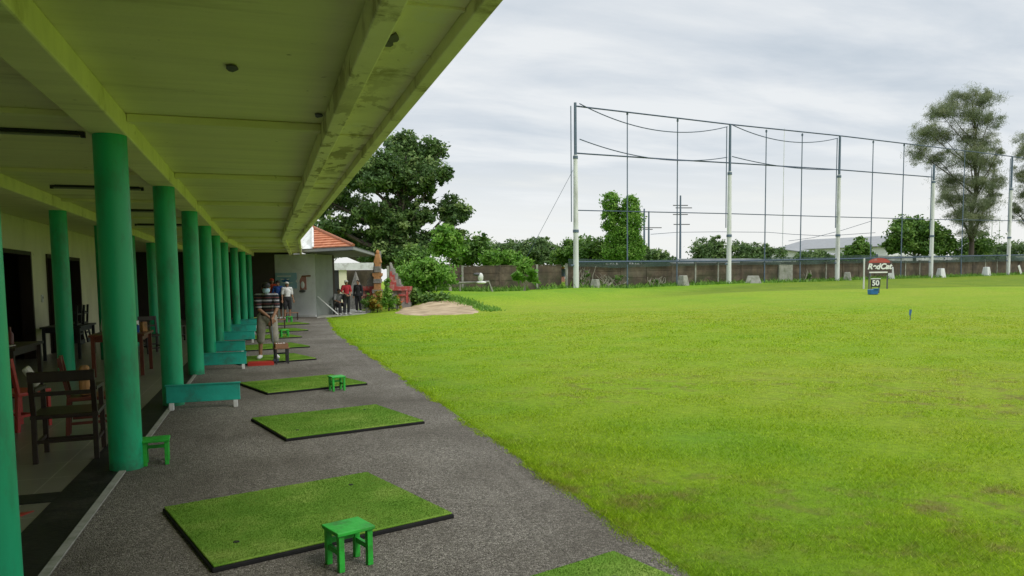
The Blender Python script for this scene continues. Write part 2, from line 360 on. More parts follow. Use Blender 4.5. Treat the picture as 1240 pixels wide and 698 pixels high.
def wallmat():
    m, nt, b = newmat('dirty_panel_wall'); v = coords(nt, (1, 1, 1), False); vs = coords(nt, (1, 1, .22), False)
    col = ramp(nt, noise(nt, v, .9, 9, .72), [(.32, (.055, .040, .028)), (.5, (.105, .078, .053)), (.68, (.19, .15, .105))])
    col = mix(nt, ramp(nt, noise(nt, vs, 1.4, 8, .7), [(.45, (0, 0, 0)), (.72, (.85, .85, .85))]), col, (.055, .048, .038))
    col = mix(nt, ramp(nt, noise(nt, v, .28, 4, .6), [(.58, (0, 0, 0)), (.75, (.6, .6, .6))]), col, (.21, .19, .15))
    nt.links.new(col, b.inputs['Base Color']); b.inputs['Roughness'].default_value = .95
    sp = node(nt, 'ShaderNodeSeparateXYZ'); nt.links.new(v, sp.inputs[0])
    al = mth(nt, 'MULTIPLY', ramp(nt, noise(nt, v, .8, 8, .7), [(.46, (0, 0, 0)), (.6, (.8, .8, .8))]), ramp(nt, mth(nt, 'SUBTRACT', 2.6, sp.outputs['Z']), [(.2, (0, 0, 0)), (1, (1, 1, 1))]))
    col = mix(nt, al, col, (.05, .062, .026)); nt.links.new(col, b.inputs['Base Color'])
    bump(nt, b, noise(nt, v, 6, 5), .5, .03)
    return m
M['wall'] = wallmat()
def rooftile():
    m, nt, b = newmat('terracotta_tiles'); v = coords(nt)
    col = ramp(nt, noise(nt, v, 3.5, 4, .7), [(.3, (.36, .11, .05)), (.5, (.50, .18, .085)), (.7, (.58, .27, .15))])
    nt.links.new(col, b.inputs['Base Color']); b.inputs['Roughness'].default_value = .85
    bump(nt, b, noise(nt, v, 9, 3), .4, .03)
    return m
M['rooftile'] = rooftile()
def leafmat(name, stops, trans=.3):
    m, nt, b = newmat(name); at = node(nt, 'ShaderNodeAttribute', attribute_name='tint')
    col = ramp(nt, at.outputs['Fac'], stops); nt.links.new(col, b.inputs['Base Color'])
    b.inputs['Roughness'].default_value = .55; b.inputs['Specular IOR Level'].default_value = .3
    tr = node(nt, 'ShaderNodeBsdfTranslucent'); nt.links.new(col, tr.inputs['Color'])
    ms = node(nt, 'ShaderNodeMixShader'); ms.inputs[0].default_value = trans
    nt.links.new(b.outputs[0], ms.inputs[1]); nt.links.new(tr.outputs[0], ms.inputs[2]); nt.links.new(ms.outputs[0], nt.nodes['Material Output'].inputs['Surface'])
    return m
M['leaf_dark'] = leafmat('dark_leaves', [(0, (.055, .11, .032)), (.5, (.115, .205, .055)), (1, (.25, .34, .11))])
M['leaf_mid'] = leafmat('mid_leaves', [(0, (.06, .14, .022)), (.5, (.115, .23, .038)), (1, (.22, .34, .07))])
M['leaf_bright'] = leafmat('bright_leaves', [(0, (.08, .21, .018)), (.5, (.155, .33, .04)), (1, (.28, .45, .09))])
M['leaf_olive'] = leafmat('olive_needles', [(0, (.14, .18, .095)), (.5, (.22, .26, .14)), (1, (.33, .35, .20))], .35)  # olive tone paled to hold backlight and haze in the colour
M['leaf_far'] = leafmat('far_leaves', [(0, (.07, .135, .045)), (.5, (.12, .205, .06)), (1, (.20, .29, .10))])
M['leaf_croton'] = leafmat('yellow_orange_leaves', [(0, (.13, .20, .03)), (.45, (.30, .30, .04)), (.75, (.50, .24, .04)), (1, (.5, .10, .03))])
# shade netting: a fine mesh, half open
m, nt, b = newmat('shade_netting'); v = coords(nt)
nt.links.new(ramp(nt, noise(nt, v, .6, 5), [(.3, (.03, .055, .045)), (.7, (.06, .095, .085))]), b.inputs['Base Color'])
b.inputs['Roughness'].default_value = .9
nt.links.new(ramp(nt, noise(nt, v, .35, 5, .6), [(.35, (.35, .35, .35)), (.65, (.85, .85, .85))]), b.inputs['Alpha'])
M['shade_net'] = m

# ---------------------------------------------------------------- ground
def axis(lo, a, b, hi, step, extra=()):
    xs = list(np.arange(a, b+1e-6, step)); s = step; x = a
    left = []
    while x > lo: s *= 1.5; x -= s; left.append(x)
    s = step; x = xs[-1]
    while x < hi: s *= 1.5; x += s; xs.append(x)
    return np.array(sorted(set(left+xs+list(extra))))
XS = axis(-900, 2.5, 100, 1500, .55, (-20, -8, 0, 2.0, 2.22, 2.36)); YS = axis(-900, -6, 90, 1500, .55)
gx, gy = np.meshgrid(XS, YS); off = np.array([bend(y) for y in YS])[:, None] * (np.abs(gx-2.2) < .3) * (gy < 37)
gx2 = gx + np.where(gx > 0, off, 0); gz = terr(gx2, gy)
gz = np.where((gx < 2.1), -.05, gz); gz = np.where((gx >= 2.1) & (gx < 2.5), -.006, gz)
nx, ny = len(XS), len(YS)
idx = np.arange(nx*ny).reshape(ny, nx)
faces = np.stack([idx[:-1, :-1], idx[:-1, 1:], idx[1:, 1:], idx[1:, :-1]], -1).reshape(-1, 4)
me = bpy.data.meshes.new('lawn'); me.from_pydata(np.stack([gx2, gy, gz], -1).reshape(-1, 3).tolist(), [], faces.tolist())
for p in me.polygons: p.use_smooth = True
at_ = me.attributes.new('bank', 'FLOAT', 'POINT'); at_.data.foreach_set('value', (bank(gx2, gy)*(gy < 75)).ravel().astype(np.float32))
me.materials.append(M['lawn']); o = bpy.data.objects.new('lawn', me); C.objects.link(o); struct(o)

def blade_mesh(name, P, hgt, wid, mat, lean=.35, tint=None):
    n = len(P); a = rng.uniform(0, 2*np.pi, n); l = rng.uniform(0, 2*np.pi, n); hh = hgt*rng.uniform(.6, 1.3, n)
    w = np.stack([np.cos(a), np.sin(a), 0*a], -1)*(wid*rng.uniform(.7, 1.3, n))[:, None]
    tip = np.stack([np.cos(l)*hh*lean*2, np.sin(l)*hh*lean*2, hh], -1)*1.0
    mid = tip*.5; mid[:, 2] = hh*.62
    V = np.stack([P-w/2, P+w/2, P+mid+w*.35, P+tip, P+mid-w*.35], 1).reshape(-1, 3)
    me = bpy.data.meshes.new(name); me.vertices.add(5*n); me.vertices.foreach_set('co', V.ravel())
    me.loops.add(5*n); me.loops.foreach_set('vertex_index', np.arange(5*n)); me.polygons.add(n)
    me.polygons.foreach_set('loop_start', np.arange(n)*5); me.polygons.foreach_set('loop_total', np.full(n, 5))
    at = me.attributes.new('tint', 'FLOAT', 'FACE'); at.data.foreach_set('value', (rng.random(n) if tint is None else tint).astype(np.float32))
    me.update(); me.validate(); me.materials.append(mat)
    o = bpy.data.objects.new(name, me); C.objects.link(o); return o
N = 330000
d = np.exp(rng.uniform(math.log(2.6), math.log(42), N*2)); ang = rng.uniform(-.42, .80, N*2) + YAW
x = d*np.sin(ang)/np.cos(ang-YAW)**0; y = d*np.cos(ang)
edge_x = 2.2 + np.array(.05*np.maximum(0, y-24.5)) + .02*np.sin(y*2.1) + .015*np.sin(y*5.3+1) + .015*np.sin(y*13.1) + rng.normal(0, .045, N*2)
keep = (x > edge_x) & ((y < 37) | (x > 5.5)); x = x[keep][:N]; y = y[keep][:N]
ye = np.exp(rng.uniform(math.log(2.4), math.log(36), 16000)); xe = 2.2 + .05*np.maximum(0, ye-24.5) + .02*np.sin(ye*2.1) + .015*np.sin(ye*5.3+1) + .015*np.sin(ye*13.1) + np.where(np.sin(ye*7.7)+np.sin(ye*3.1+2) > .3, -.025, .015) + rng.normal(0, .035, 16000)
x = np.concatenate([x, xe]); y = np.concatenate([y, ye]); dd = np.hypot(x, y)
tuft = .2+.9*np.sin(x*2.7+np.sin(y*1.9)*1.4)*np.sin(y*3.1+np.sin(x*2.3))
o = blade_mesh('grass', np.stack([x, y, terr(x, y)-.004], -1), (.016+.012*tuft)*np.clip(1.7-dd/14, 1, 1.5)*np.clip(dd/14, 1, 1.5)*np.clip((44-dd)/18, .12, 1), np.clip(dd*.0008, .0042, .024), M['blades'], .55)
o['kind'] = 'stuff'

# ---------------------------------------------------------------- path, kerb and floors
YB = [-27, 24.5, 37.2]
def ribbon(mb, x0, x1, z0, z1, ys=None):
    ys = ys or [-27, 24.5, 38]; vs = []
    for yy in ys:
        bb = bend(yy); vs += [(x0+bb, yy, z0), (x1+bb, yy, z0), (x1+bb, yy, z1), (x0+bb, yy, z1)]
    fs = [(0, 1, 2, 3), tuple(4*(len(ys)-1)+i for i in (3, 2, 1, 0))]
    for i in range(len(ys)-1):
        for j in range(4):
            a = 4*i+j; c = 4*i+(j+1) % 4; fs.append((a, a+4, c+4, c))
    return mb.add(vs, fs)
struct(ribbon(MB(), -1.22, 2.2, -.04, .0, YB).build('path', M['gravel']))
struct(ribbon(MB(), -1.275, -1.22, -.04, .012, YB).build('kerb', M['conc']))
struct(ribbon(MB(), -1.60, -1.275, -.04, .004, [-27, 24.5, 38]).build('floor_border', M['blacktile']))
struct(ribbon(MB(), -9.0, -1.60, -.04, .0, [-27, 24.5, 38]).build('tiled_floor', M['tiles']))
struct(MB().span((-3.6, 6.38, .001), (-1.60, 6.66, .006)).build('floor_border', M['blacktile']))
tag(MB().prism([(-1.74, 6.14), (-1.66, 6.16), (-1.80, 5.9)], .001, .006).build('floor_arrow', M['redplast']), 'red arrow sticker on the tiled floor beside the nearest column', 'floor sticker')

# ---------------------------------------------------------------- pavilion
pav = thing('pavilion', 'long open driving range pavilion with green columns and stained yellow roof slab', 'pavilion')
slab = ribbon(MB(), -9.2, 1.05, 3.14, 3.32).build('roof_slab', M['ceil'], pav)
ribbon(MB(), -1.39, -1.09, 2.95, 3.138).build('beam', M['ceil'], pav, bevel=.015)
ribbon(MB(), -3.50, -3.24, 2.95, 3.138).build('beam', M['ceil'], pav, bevel=.015)
ribbon(MB(), .56, .69, 2.96, 3.138).build('beam', M['soffit'], pav, bevel=.01)
sof = ribbon(MB(), .69, 1.04, 3.06, 3.139).build('eave_soffit', M['soffit'], pav)
ribbon(MB(), 1.042, 1.135, 2.985, 3.36).build('fascia', M['soffit'], pav, bevel=.008)
COLY = [-17.8, -14.2, -10.6, -7.0, -3.4, .25, 3.84, 7.34, 11.0, 14.6, 18.2, 21.8, 25.4, 29.0, 32.6, 36.2]
for yy in COLY:
    bb = bend(yy)
    MB().span((-1.088+bb, yy-.06, 3.065), (.558+bb, yy+.06, 3.137)).build('cross_beam', M['ceil'], pav, bevel=.01)
    MB().span((-3.238+bb, yy-.045, 3.09), (-1.392+bb, yy+.045, 3.137)).build('cross_beam', M['ceil'], pav)
    MB().tube([(-1.235+bb, yy, 0), (-1.235+bb, yy, .9), (-1.235+bb, yy, 2.949)], [.138, .137, .136], 28).build('column', M['col'], pav, smooth=True)
    if yy > 0: MB().tube([(-3.37+bb, yy+.25, 0), (-3.37+bb, yy+.25, 2.949)], .135, 24).build('column', M['col'], pav, smooth=True)
    # thin cast lines across the eave soffit between bays
    for k in (0,):
        if yy+k < 37: MB().span((.70+bend(yy+k), yy+k-.02, 3.045), (1.04+bend(yy+k), yy+k+.02, 3.0595)).build('soffit_rib', M['soffit'], sof)
# eave damage: a peeled patch and the ragged mould edge
for k, (px_, py_, s) in enumerate([(476, 45, .05), (470, 52, .035), (281, 82, .05), (385, 139, .045)]):
    p = AZ(px_, py_, 3.06 if k < 2 else 3.135)
    mb = MB(); pts = [(p.x+s*math.cos(a)*random.uniform(.5, 1.1), p.y+s*1.9*math.sin(a)*random.uniform(.6, 1.1)) for a in np.linspace(0, 2*math.pi, 9)[:-1]]
    mb.prism(pts, p.z-.012, p.z-.002).build('ceiling_scar', M['eave'], slab)
# back wall with door openings; dark rooms behind it
bw = MB()
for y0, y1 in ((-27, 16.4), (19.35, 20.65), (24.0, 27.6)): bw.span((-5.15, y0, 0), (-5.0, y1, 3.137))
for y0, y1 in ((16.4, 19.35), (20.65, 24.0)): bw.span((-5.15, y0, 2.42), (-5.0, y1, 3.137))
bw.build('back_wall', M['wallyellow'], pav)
for y0, y1 in ((16.4, 19.35), (20.65, 24.0)):
    fr = MB(); fr.span((-5.2, y0+.002, 0), (-4.96, y0+.09, 2.33)); fr.span((-5.2, y1-.09, 0), (-4.96, y1-.002, 2.33)); fr.span((-5.2, y0+.002, 2.332), (-4.96, y1-.002, 2.418))
    f_ = fr.build('door_frame', M['darkwood'], pav)
    dl = MB().box((0, 0, 1.16), (.05, (y1-y0)*.42, 2.30)); dl.box((.03, 0, 1.7), (.012, (y1-y0)*.28, .8)); dl.box((.03, 0, .6), (.012, (y1-y0)*.28, .8))
    do = dl.build('door', M['darkwood'], pav); MB().tube([(.03, (y1-y0)*.18, 1.05), (.09, (y1-y0)*.18, 1.05), (.09, (y1-y0)*.13, 1.05)], .012, 6).build('handle', M['steel'], do); do.location = (-5.42, y0+.35, 0); do.rotation_euler = (0, 0, R(58))
MB().span((-5.5, 16.75, .9), (-5.46, 17.75, 2.1)).build('window', M['screen'], pav)
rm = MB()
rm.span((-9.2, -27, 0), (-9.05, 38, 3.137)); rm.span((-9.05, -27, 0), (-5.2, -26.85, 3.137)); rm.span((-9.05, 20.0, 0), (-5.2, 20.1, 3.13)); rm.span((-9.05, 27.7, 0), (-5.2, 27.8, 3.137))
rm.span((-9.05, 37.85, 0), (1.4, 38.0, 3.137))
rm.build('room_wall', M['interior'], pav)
# tube lights under the ceiling
def tube_light(x0, x1, y, label):
    t = thing('tube_light', label, 'ceiling light', ((x0+x1)/2, y, 3.115), 0, 'unlit tube lights under the pavilion ceiling'); L = x1-x0
    MB().box((0, 0, .004), (L, .05, .025)).box((0, 0, .02), (L*.9, .04, .008)).build('batten', M['black'], t)
    MB().tube([(-L/2+.05, 0, -.022), (L/2-.05, 0, -.022)], .013, 8).build('tube', M['tubewhite'], t)
    for s in (-1, 1): MB().box((s*(L/2-.02), 0, -.022), (.04, .05, .028)).build('end_cap', M['black'], t)
tube_light(-2.9, -1.60, 8.25, 'unlit tube light batten left of the thick near column, hung nearest the camera')
tube_light(-2.95, -1.70, 12.65, 'unlit tube light batten in the second bay, just above the inner column top')
tube_light(-2.95, -1.70, 16.4, 'unlit tube light batten in the third bay, seen between two front columns')
tube_light(-2.95, -1.70, 20.2, 'unlit tube light batten in the fourth bay, small and farthest inside')

# low teal bay dividers
def divider(x0, x1, y, label):
    t = thing('bay_divider', label, 'divider board', ((x0+x1)/2, y, 0), R(-1), 'teal divider boards between the bays'); L = x1-x0
    MB().box((0, 0, .205), (L, .05, .225)).build('board', M['teal'], t, bevel=.006)
    MB().box((0, 0, .3235), (L+.02, .075, .012)).build('top_rail', M['teal'], t)
    for s in (-1, 1): MB().box((s*(L/2-.06), 0, .046), (.05, .09, .092)).build('foot', M['white'], t)
divider(-1.27, -.36, 10.55, 'teal divider board by the second thick column, nearest the camera and largest')
divider(-1.30, -.38, 15.2, 'second teal divider board, level with the golfer in striped shirt')
divider(-1.36, -.47, 18.2, 'third teal divider board, partly hidden under the column row, left of golfer knees')
divider(-1.36, -.30, 21.8, 'fourth teal divider board, reaching right up to the golfer thigh')
divider(-1.36, -.30, 25.4, 'fifth teal divider board, narrow strip above the fourth')
divider(-1.30, -.28, 29.0, 'sixth teal divider board, farthest and topmost of the stepped row')

# golf mats
ANG = R(17.2)
MGRP = 'green golf mats on the path'
def golf_mat(c, label, first=None, rz=ANG):
    if first is None:
        t = thing('golf_mat', label, 'golf mat', (c[0], c[1], 0), rz, MGRP)
        b_ = MB(); b_.box((0, 0, .014), (1.61, 1.42, .028)); b_.build('rubber_base', M['rubber'], t, bevel=.006)
        tp = MB(); tp.box((0, 0, .0345), (1.59, 1.40, .013)); tf = tp.build('turf', M['turf'], t, bevel=.006)
        for (hx, hy) in ((-.58, -.38), (.52, .40)): MB().tube([(hx, hy, .0412), (hx, hy, .046)], [.021, .017], 12).build('tee_hole', M['rubber'], tf)
        # nap of the turf
        n = 42000; P = np.stack([rng.uniform(-.79, .79, n), rng.uniform(-.695, .695, n), np.full(n, .040)], -1)
        fz = blade_mesh('turf_pile', P, np.full(n, .0075), np.full(n, .0035), M['turfpile'], .45); fz.parent = tf; fz['kind'] = 'stuff'
        return t
    return dup(first, (c[0], c[1], 0), rz, label)
m2 = M['turf'].copy(); m2.name = 'turf_pile'; M['turfpile'] = m2
mat1 = golf_mat((.22, 5.36), 'green golf mat with bright green stool at its front edge, second nearest mat')
golf_mat((.75, 8.85), 'bare green golf mat in the middle of the path with nothing on it', mat1, R(15))
golf_mat((.53, 12.33), 'green golf mat with a small stool over its right front edge, beyond the bare mat', mat1, R(18))
golf_mat((1.36, 2.98), 'nearest green golf mat, only its far corner seen by the grass edge', mat1)
golf_mat((.03, 16.7), 'green golf mat under the golfer in striped shirt', mat1)
golf_mat((.08, 19.9), 'green golf mat just behind the golfer in striped shirt', mat1)
golf_mat((.05, 23.55), 'green golf mat right behind the golfer knees, third past the nearest stool row', mat1)
golf_mat((.40, 26.6), 'narrow looking far green golf mat, second last before the grey wall', mat1)
golf_mat((.67, 30.7), 'farthest green golf mat, close to the grey end wall', mat1)
tag(MB().box((0, 0, .03), (.50, .30, .06)).box((0, 0, .065), (.44, .24, .012)).build('tee_tray', M['redplast']), 'low red tray on the path at the golfer feet', 'tray').location = (-.12, 15.72, 0)

# little stools
SG = 'small wooden stools by the mats'
def stool(loc, rz, label, top='stool', leg='stool', h=.235, s=1.0, wire=True):
    t = thing('stool', label, 'stool', (loc[0], loc[1], 0), rz, SG)
    w, d_ = .215*s, .20*s
    MB().box((0, 0, h-.011), (w+.02, d_+.02, .022)).build('seat', M[top], t, bevel=.004)
    for sx in (-1, 1):
        for sy in (-1, 1):
            MB().box((sx*(w/2-.018), sy*(d_/2-.018), (h-.022)/2), (.034, .034, h-.023)).build('leg', M[leg], t, bevel=.003)
    for sx in (-1, 1):
        MB().box((sx*(w/2-.018), 0, h*.46), (.02, d_-.07, .03)).build('stretcher', M[leg], t)
    MB().box((0, d_/2-.018, h*.60), (w-.07, .02, .03)).build('stretcher', M[leg], t)
    return t
st1 = stool((.415, 4.32), R(20), 'bright green little stool at the front edge of the large near mat')
def stool_copy(c, rz, label, s=1.0): return dup(st1, (c[0], c[1], 0), rz, label, s)
stool_copy((-1.0, 7.44), R(4), 'bright green little stool standing against the foot of the thick near column', 1.0)
stool_copy((1.0, 11.50), R(14), 'bright green little stool on the right front edge of the third mat', .95)
stool_copy((.52, 23.1), R(10), 'bright green little stool on the path behind the golfer crate stool', 1.1)
stool_copy((.92, 32.0), R(10), 'farthest green little stool near the white shirted man feet', 1.1)
ds = stool((.28, 15.85), R(8), 'dark stool with a brown crate on top beside the golfer feet', 'brownwood', 'black', .33, 1.25)
cr = thing('ball_crate', 'brown wooden ball crate resting on the dark stool by the golfer', 'crate', (.28, 15.85, .331), R(8))
q = MB()
for sx in (-1, 1): q.box((sx*.12, 0, .045), (.012, .26, .085))
for sy in (-1, 1): q.box((0, sy*.124, .045), (.228, .012, .085))
q.build('crate_side', M['brownwood'], cr); MB().box((0, 0, .006), (.226, .234, .01)).build('crate_base', M['brownwood'], cr)
bb_ = MB()
for i in range(26): bb_.ball((random.uniform(-.09, .09), random.uniform(-.09, .09), .035+random.uniform(0, .04)), .021, 8, 5)
bb_.build('golf_balls', M['signwhite'], cr, smooth=True)['kind'] = 'stuff'
def bench_table(c, label, rz=0):
    t = thing('wooden_bench', label, 'bench', (c[0], c[1], 0), rz)
    MB().box((0, 0, .32), (.55, .3, .03)).build('seat', M['brownwood'], t)
    for sx in (-1, 1): MB().box((sx*.23, 0, .152), (.04, .26, .303)).build('leg', M['darkwood'], t)
bench_table((1.12, 34.2), 'small brown wooden bench in front of the white shirted man')
bench_table((.42, 28.2), 'brown wooden bench beside a far mat, right of golfer hands')

# ---------------------------------------------------------------- people
def remesh(o, vox, smooth=6):
    m_ = o.modifiers.new('r', 'REMESH'); m_.mode = 'VOXEL'; m_.voxel_size = vox; m_.use_smooth_shade = True
    s_ = o.modifiers.new('s', 'SMOOTH'); s_.iterations = smooth; s_.factor = .5
    dg = bpy.context.evaluated_depsgraph_get(); me = bpy.data.meshes.new_from_object(o.evaluated_get(dg))
    mats = [x for x in o.data.materials]; o.modifiers.clear(); o.data = me
    if not me.materials and mats: me.materials.append(mats[0])
    for p in me.polygons: p.use_smooth = True
    return o
def cap(mb, a, b, ra, rb, n=12):
    a = Vector(a); b = Vector(b); L = (b-a).length; k = 5
    mb.tube([a.lerp(b, i/k) for i in range(k+1)], [ra+(rb-ra)*i/k for i in range(k+1)], n)
    mb.ball(a, ra, n, 8); mb.ball(b, rb, n, 8); return mb
BASE = dict(pelvis=(0, .0, .93), waist=(0, 0, 1.08), chest=(0, 0, 1.27), neck=(0, .0, 1.44), head=(0, -.02, 1.575), look=(0, -1, 0),
            shl=(-.18, 0, 1.39), ell=(-.225, .02, 1.11), wrl=(-.235, -.06, .87), shr=(.18, 0, 1.39), elr=(.225, .02, 1.11), wrr=(.235, -.06, .87),
            hil=(-.09, 0, .90), knl=(-.10, -.02, .48), anl=(-.10, .02, .09), tol=(-.12, -.15, .035), hir=(.09, 0, .90), knr=(.10, -.02, .48), anr=(.10, .02, .09), tor=(.12, -.15, .035))
def hand(mb, wr, el, side, grip=False):
    wr = Vector(wr); el = Vector(el); d_ = (wr-el).normalized()
    a = Vector((0, -1, 0)); s_ = d_.cross(a)
    if s_.length < .2: s_ = d_.cross(Vector((1, 0, 0)))
    s_.normalize(); nrm = s_.cross(d_).normalized()
    palm = wr + d_*.055
    cap(mb, wr, wr+d_*.05, .026, .03); cap(mb, palm - s_*.022, palm + s_*.022 + d_*.02, .021, .021, 8)
    for i, L in enumerate((.062, .072, .068, .052)):
        r0 = wr + d_*.085 + s_*(-.030+.020*i); cu = nrm*(-.35 if not grip else -1.1)
        m1 = r0 + (d_+cu*.5).normalized()*L*.5; e1 = m1 + (d_*.8+cu).normalized()*L*.5
        cap(mb, r0-d_*.02, m1, .0095, .009, 8); cap(mb, m1, e1, .009, .0075, 8)
    th = wr + d_*.03 - s_*.03*side; t1 = th + (d_*.6 - s_*.7*side - nrm*.3).normalized()*.035
    cap(mb, th, t1, .012, .011, 8); cap(mb, t1, t1 + (d_ - s_*.1*side - nrm*.4).normalized()*.032, .0105, .008, 8)
def person(label, loc, rz, J=None, shirt='whitecloth', pants='navy', shorts=False, cap_m=None, mask=None, hair=True, sleeves='short', vox=.011, shoes='shoe', scale=1.0, shirt2=None):
    j = dict(BASE); j.update(J or {}); V = {k: Vector(v) for k, v in j.items() if k != 'grip'}
    t = thing('person', label, 'person', loc, rz); t.scale = (scale,)*3
    b = MB()
    cap(b, V['pelvis'], V['waist'], .125, .115, 14); cap(b, V['waist'], V['chest'], .115, .125, 14)
    cap(b, V['shl']*.92+V['chest']*.08, V['shr']*.92+V['chest']*.08, .07, .07); cap(b, V['chest'], V['neck'], .11, .055); cap(b, V['neck'], V['head'], .052, .055)
    hd = V['head']; fwd = V['look'].normalized(); sd = fwd.cross(Vector((0, 0, 1))).normalized(); uh = sd.cross(fwd).normalized()
    MM = Matrix((sd, fwd, uh)).transposed()
    b.ball(hd+uh*.015, (.076, .095, .105), 16, 12, MM); b.ball(hd-uh*.055+fwd*.03, (.055, .062, .06), 12, 9, MM)
    b.ball(hd+fwd*.098-uh*.012, (.014, .02, .026), 8, 6, MM)
    for s_ in (-1, 1): b.ball(hd+sd*.08*s_-uh*.005, (.012, .022, .032), 8, 6, MM)
    b.ball(hd+fwd*.088-uh*.062, (.024, .012, .009), 8, 6, MM)
    for s_, a in ((-1, 'l'), (1, 'r')):
        cap(b, V['sh'+a], V['el'+a], .05, .04); cap(b, V['el'+a], V['wr'+a], .04, .026)
        hand(b, V['wr'+a], V['el'+a], s_, grip=bool(J and J.get('grip')))
        cap(b, V['hi'+a], V['kn'+a], .085, .055); cap(b, V['kn'+a], V['an'+a], .056, .036)
        cap(b, V['an'+a]+Vector((0, .02, -.05)), V['to'+a], .035, .03)
    body = remesh(b.build('body', M['skin'], t), vox)
    c = MB(); g = .018
    cap(c, V['pelvis']+Vector((0, 0, .0)), V['waist'], .132+g, .118+g, 16); cap(c, V['waist'], V['chest'], .118+g, .13+g, 16)
    cap(c, V['shl']*.92+V['chest']*.08, V['shr']*.92+V['chest']*.08, .062+g, .062+g); cap(c, V['chest'], V['neck']-Vector((0, 0, .045)), .115+g, .06+g)
    for a in 'lr':
        e = V['sh'+a].lerp(V['el'+a], .85 if sleeves == 'short' else 1.0); cap(c, V['sh'+a], e, .05+g, .047+g)
        if sleeves == 'long': cap(c, V['el'+a], V['wr'+a], .04+g, .03+g)
    remesh(c.build('shirt', M[shirt], t), .013)
    c = MB(); cap(c, V['pelvis']-Vector((0, 0, .02)), V['pelvis']+Vector((0, 0, .06)), .142+g, .13+g, 16)
    for a in 'lr':
        e = V['hi'+a].lerp(V['kn'+a], .98); cap(c, V['hi'+a], e, .092+g, .068+g)
        if not shorts: cap(c, V['kn'+a], V['kn'+a].lerp(V['an'+a], .92), .064+g, .046+g)
        elif shorts == 'long': cap(c, e, V['kn'+a].lerp(V['an'+a], .22), .068+g, .066+g)
    remesh(c.build('shorts' if shorts else 'trousers', M[pants], t), .013)
    for a in 'lr':
        c = MB(); cap(c, V['an'+a]+Vector((0, .035, -.045)), V['to'+a]+Vector((0, -.02, 0)), .047, .040); remesh(c.build('shoe', M[shoes], t), .012)
    if hair and not cap_m:
        c = MB(); c.ball(hd+uh*.035-fwd*.014, (.088, .098, .098), 16, 10, MM); c.build('hair', M['hair'], t, smooth=True)
    if cap_m:
        c = MB(); c.ball(hd+uh*.045-fwd*.006, (.088, .104, .082), 16, 10, MM); cp_ = c.build('cap', M[cap_m], t, smooth=True)
        c = MB(); c.ball(hd+uh*.055+fwd*.115, (.065, .075, .012), 12, 6, MM); c.build('cap_peak', M[cap_m], cp_, smooth=True)
        c = MB(); c.ball(hd+uh*.0-fwd*.022, (.086, .092, .085), 14, 9, MM); c.build('hair', M['hair'], t, smooth=True)
    for s_ in (-1, 1):
        MB().ball(hd+fwd*.088+sd*.032*s_+uh*.012, (.012, .009, .007), 8, 6, MM).build('eye', M['hair'], body, smooth=True)
    if mask:
        c = MB(); c.ball(hd+fwd*.05-uh*.04, (.076, .074, .07), 14, 9, MM); c.build('face_mask', M[mask], t, smooth=True)
    return t
# golfer, at address, facing the camera and bent over the ball
golfer = person('golfer in striped shirt, khaki shorts and pale blue mask bending over a club', (.03, 16.55, .043), R(0),
    dict(pelvis=(0, .10, .90), waist=(0, .05, 1.05), chest=(0, -.06, 1.24), neck=(0, -.17, 1.39), head=(0.0, -.25, 1.50), look=(.05, -1, -.15),
         shl=(-.19, -.10, 1.32), ell=(-.15, -.26, 1.06), wrl=(.055, -.36, .885), shr=(.19, -.10, 1.33), elr=(.20, -.25, 1.07), wrr=(.095, -.36, .84),
         hil=(-.10, .10, .88), knl=(-.14, .02, .48), anl=(-.16, .06, .09), tol=(-.20, -.10, .035), hir=(.10, .10, .88), knr=(.14, .02, .48), anr=(.15, .06, .09), tor=(.19, -.10, .035), grip=1),
    'stripes', 'khaki', shorts='long', cap_m='hair', mask='maskblue', vox=.008)
cl = thing('golf_club', 'slim golf club held low by the golfer in striped shirt', 'golf club', (.03, 16.55, .043))
MB().tube([(.075, -.37, .93), (.085, -.44, .72)], [.014, .012], 8).build('grip', M['rubber'], cl)
MB().tube([(.085, -.44, .72), (.11, -.66, .035)], [.006, .005], 8).build('shaft', M['steel'], cl)
MB().beam((.09, -.66, .025), (.20, -.68, .03), .03, .045).build('club_head', M['steel'], cl)
person('man in white shirt, white cap and black shorts before the grey wall', (.98, 35.6, 0), R(12),
    dict(wrl=(-.25, -.10, .86), wrr=(.27, -.02, .86), anl=(-.13, .02, .09), knl=(-.12, -.02, .48), tol=(-.16, -.14, .035)), 'whitecloth', 'navy', shorts=True, cap_m='signwhite')
person('man in blue shirt and dark cap beside the white shirted man', (.60, 35.9, 0), R(-25),
    dict(wrl=(-.1, -.25, 1.0), ell=(-.25, -.02, 1.12)), 'bluecloth', 'navy', shorts=True, cap_m='hair', scale=1.04)
person('person in orange red shirt standing mostly behind the golfer head', (.33, 36.3, 0), R(10), None, 'orangecloth', 'navy', cap_m='orangecloth', scale=1.10)
pr = AZ(420, 381, .05)
person('man in red shirt, white cap and black trousers on the patio', (pr.x, pr.y, .05), R(20), dict(wrr=(.12, -.2, 1.0), elr=(.26, -.0, 1.12), wrl=(-.1, -.22, .98), ell=(-.26, 0, 1.12)), 'redcloth', 'navy', cap_m='signwhite')
SIT = dict(pelvis=(0, .05, .50), waist=(0, .06, .66), chest=(0, .02, .85), neck=(0, 0, 1.02), head=(0, -.03, 1.155), shl=(-.18, .02, .97), shr=(.18, .02, .97), ell=(-.23, -.04, .71), elr=(.23, -.04, .71), wrl=(-.12, -.27, .64), wrr=(.12, -.27, .64),
           hil=(-.09, .03, .49), hir=(.09, .03, .49), knl=(-.12, -.40, .50), knr=(.12, -.40, .50), anl=(-.12, -.38, .09), anr=(.12, -.38, .09), tol=(-.13, -.54, .035), tor=(.13, -.54, .035))
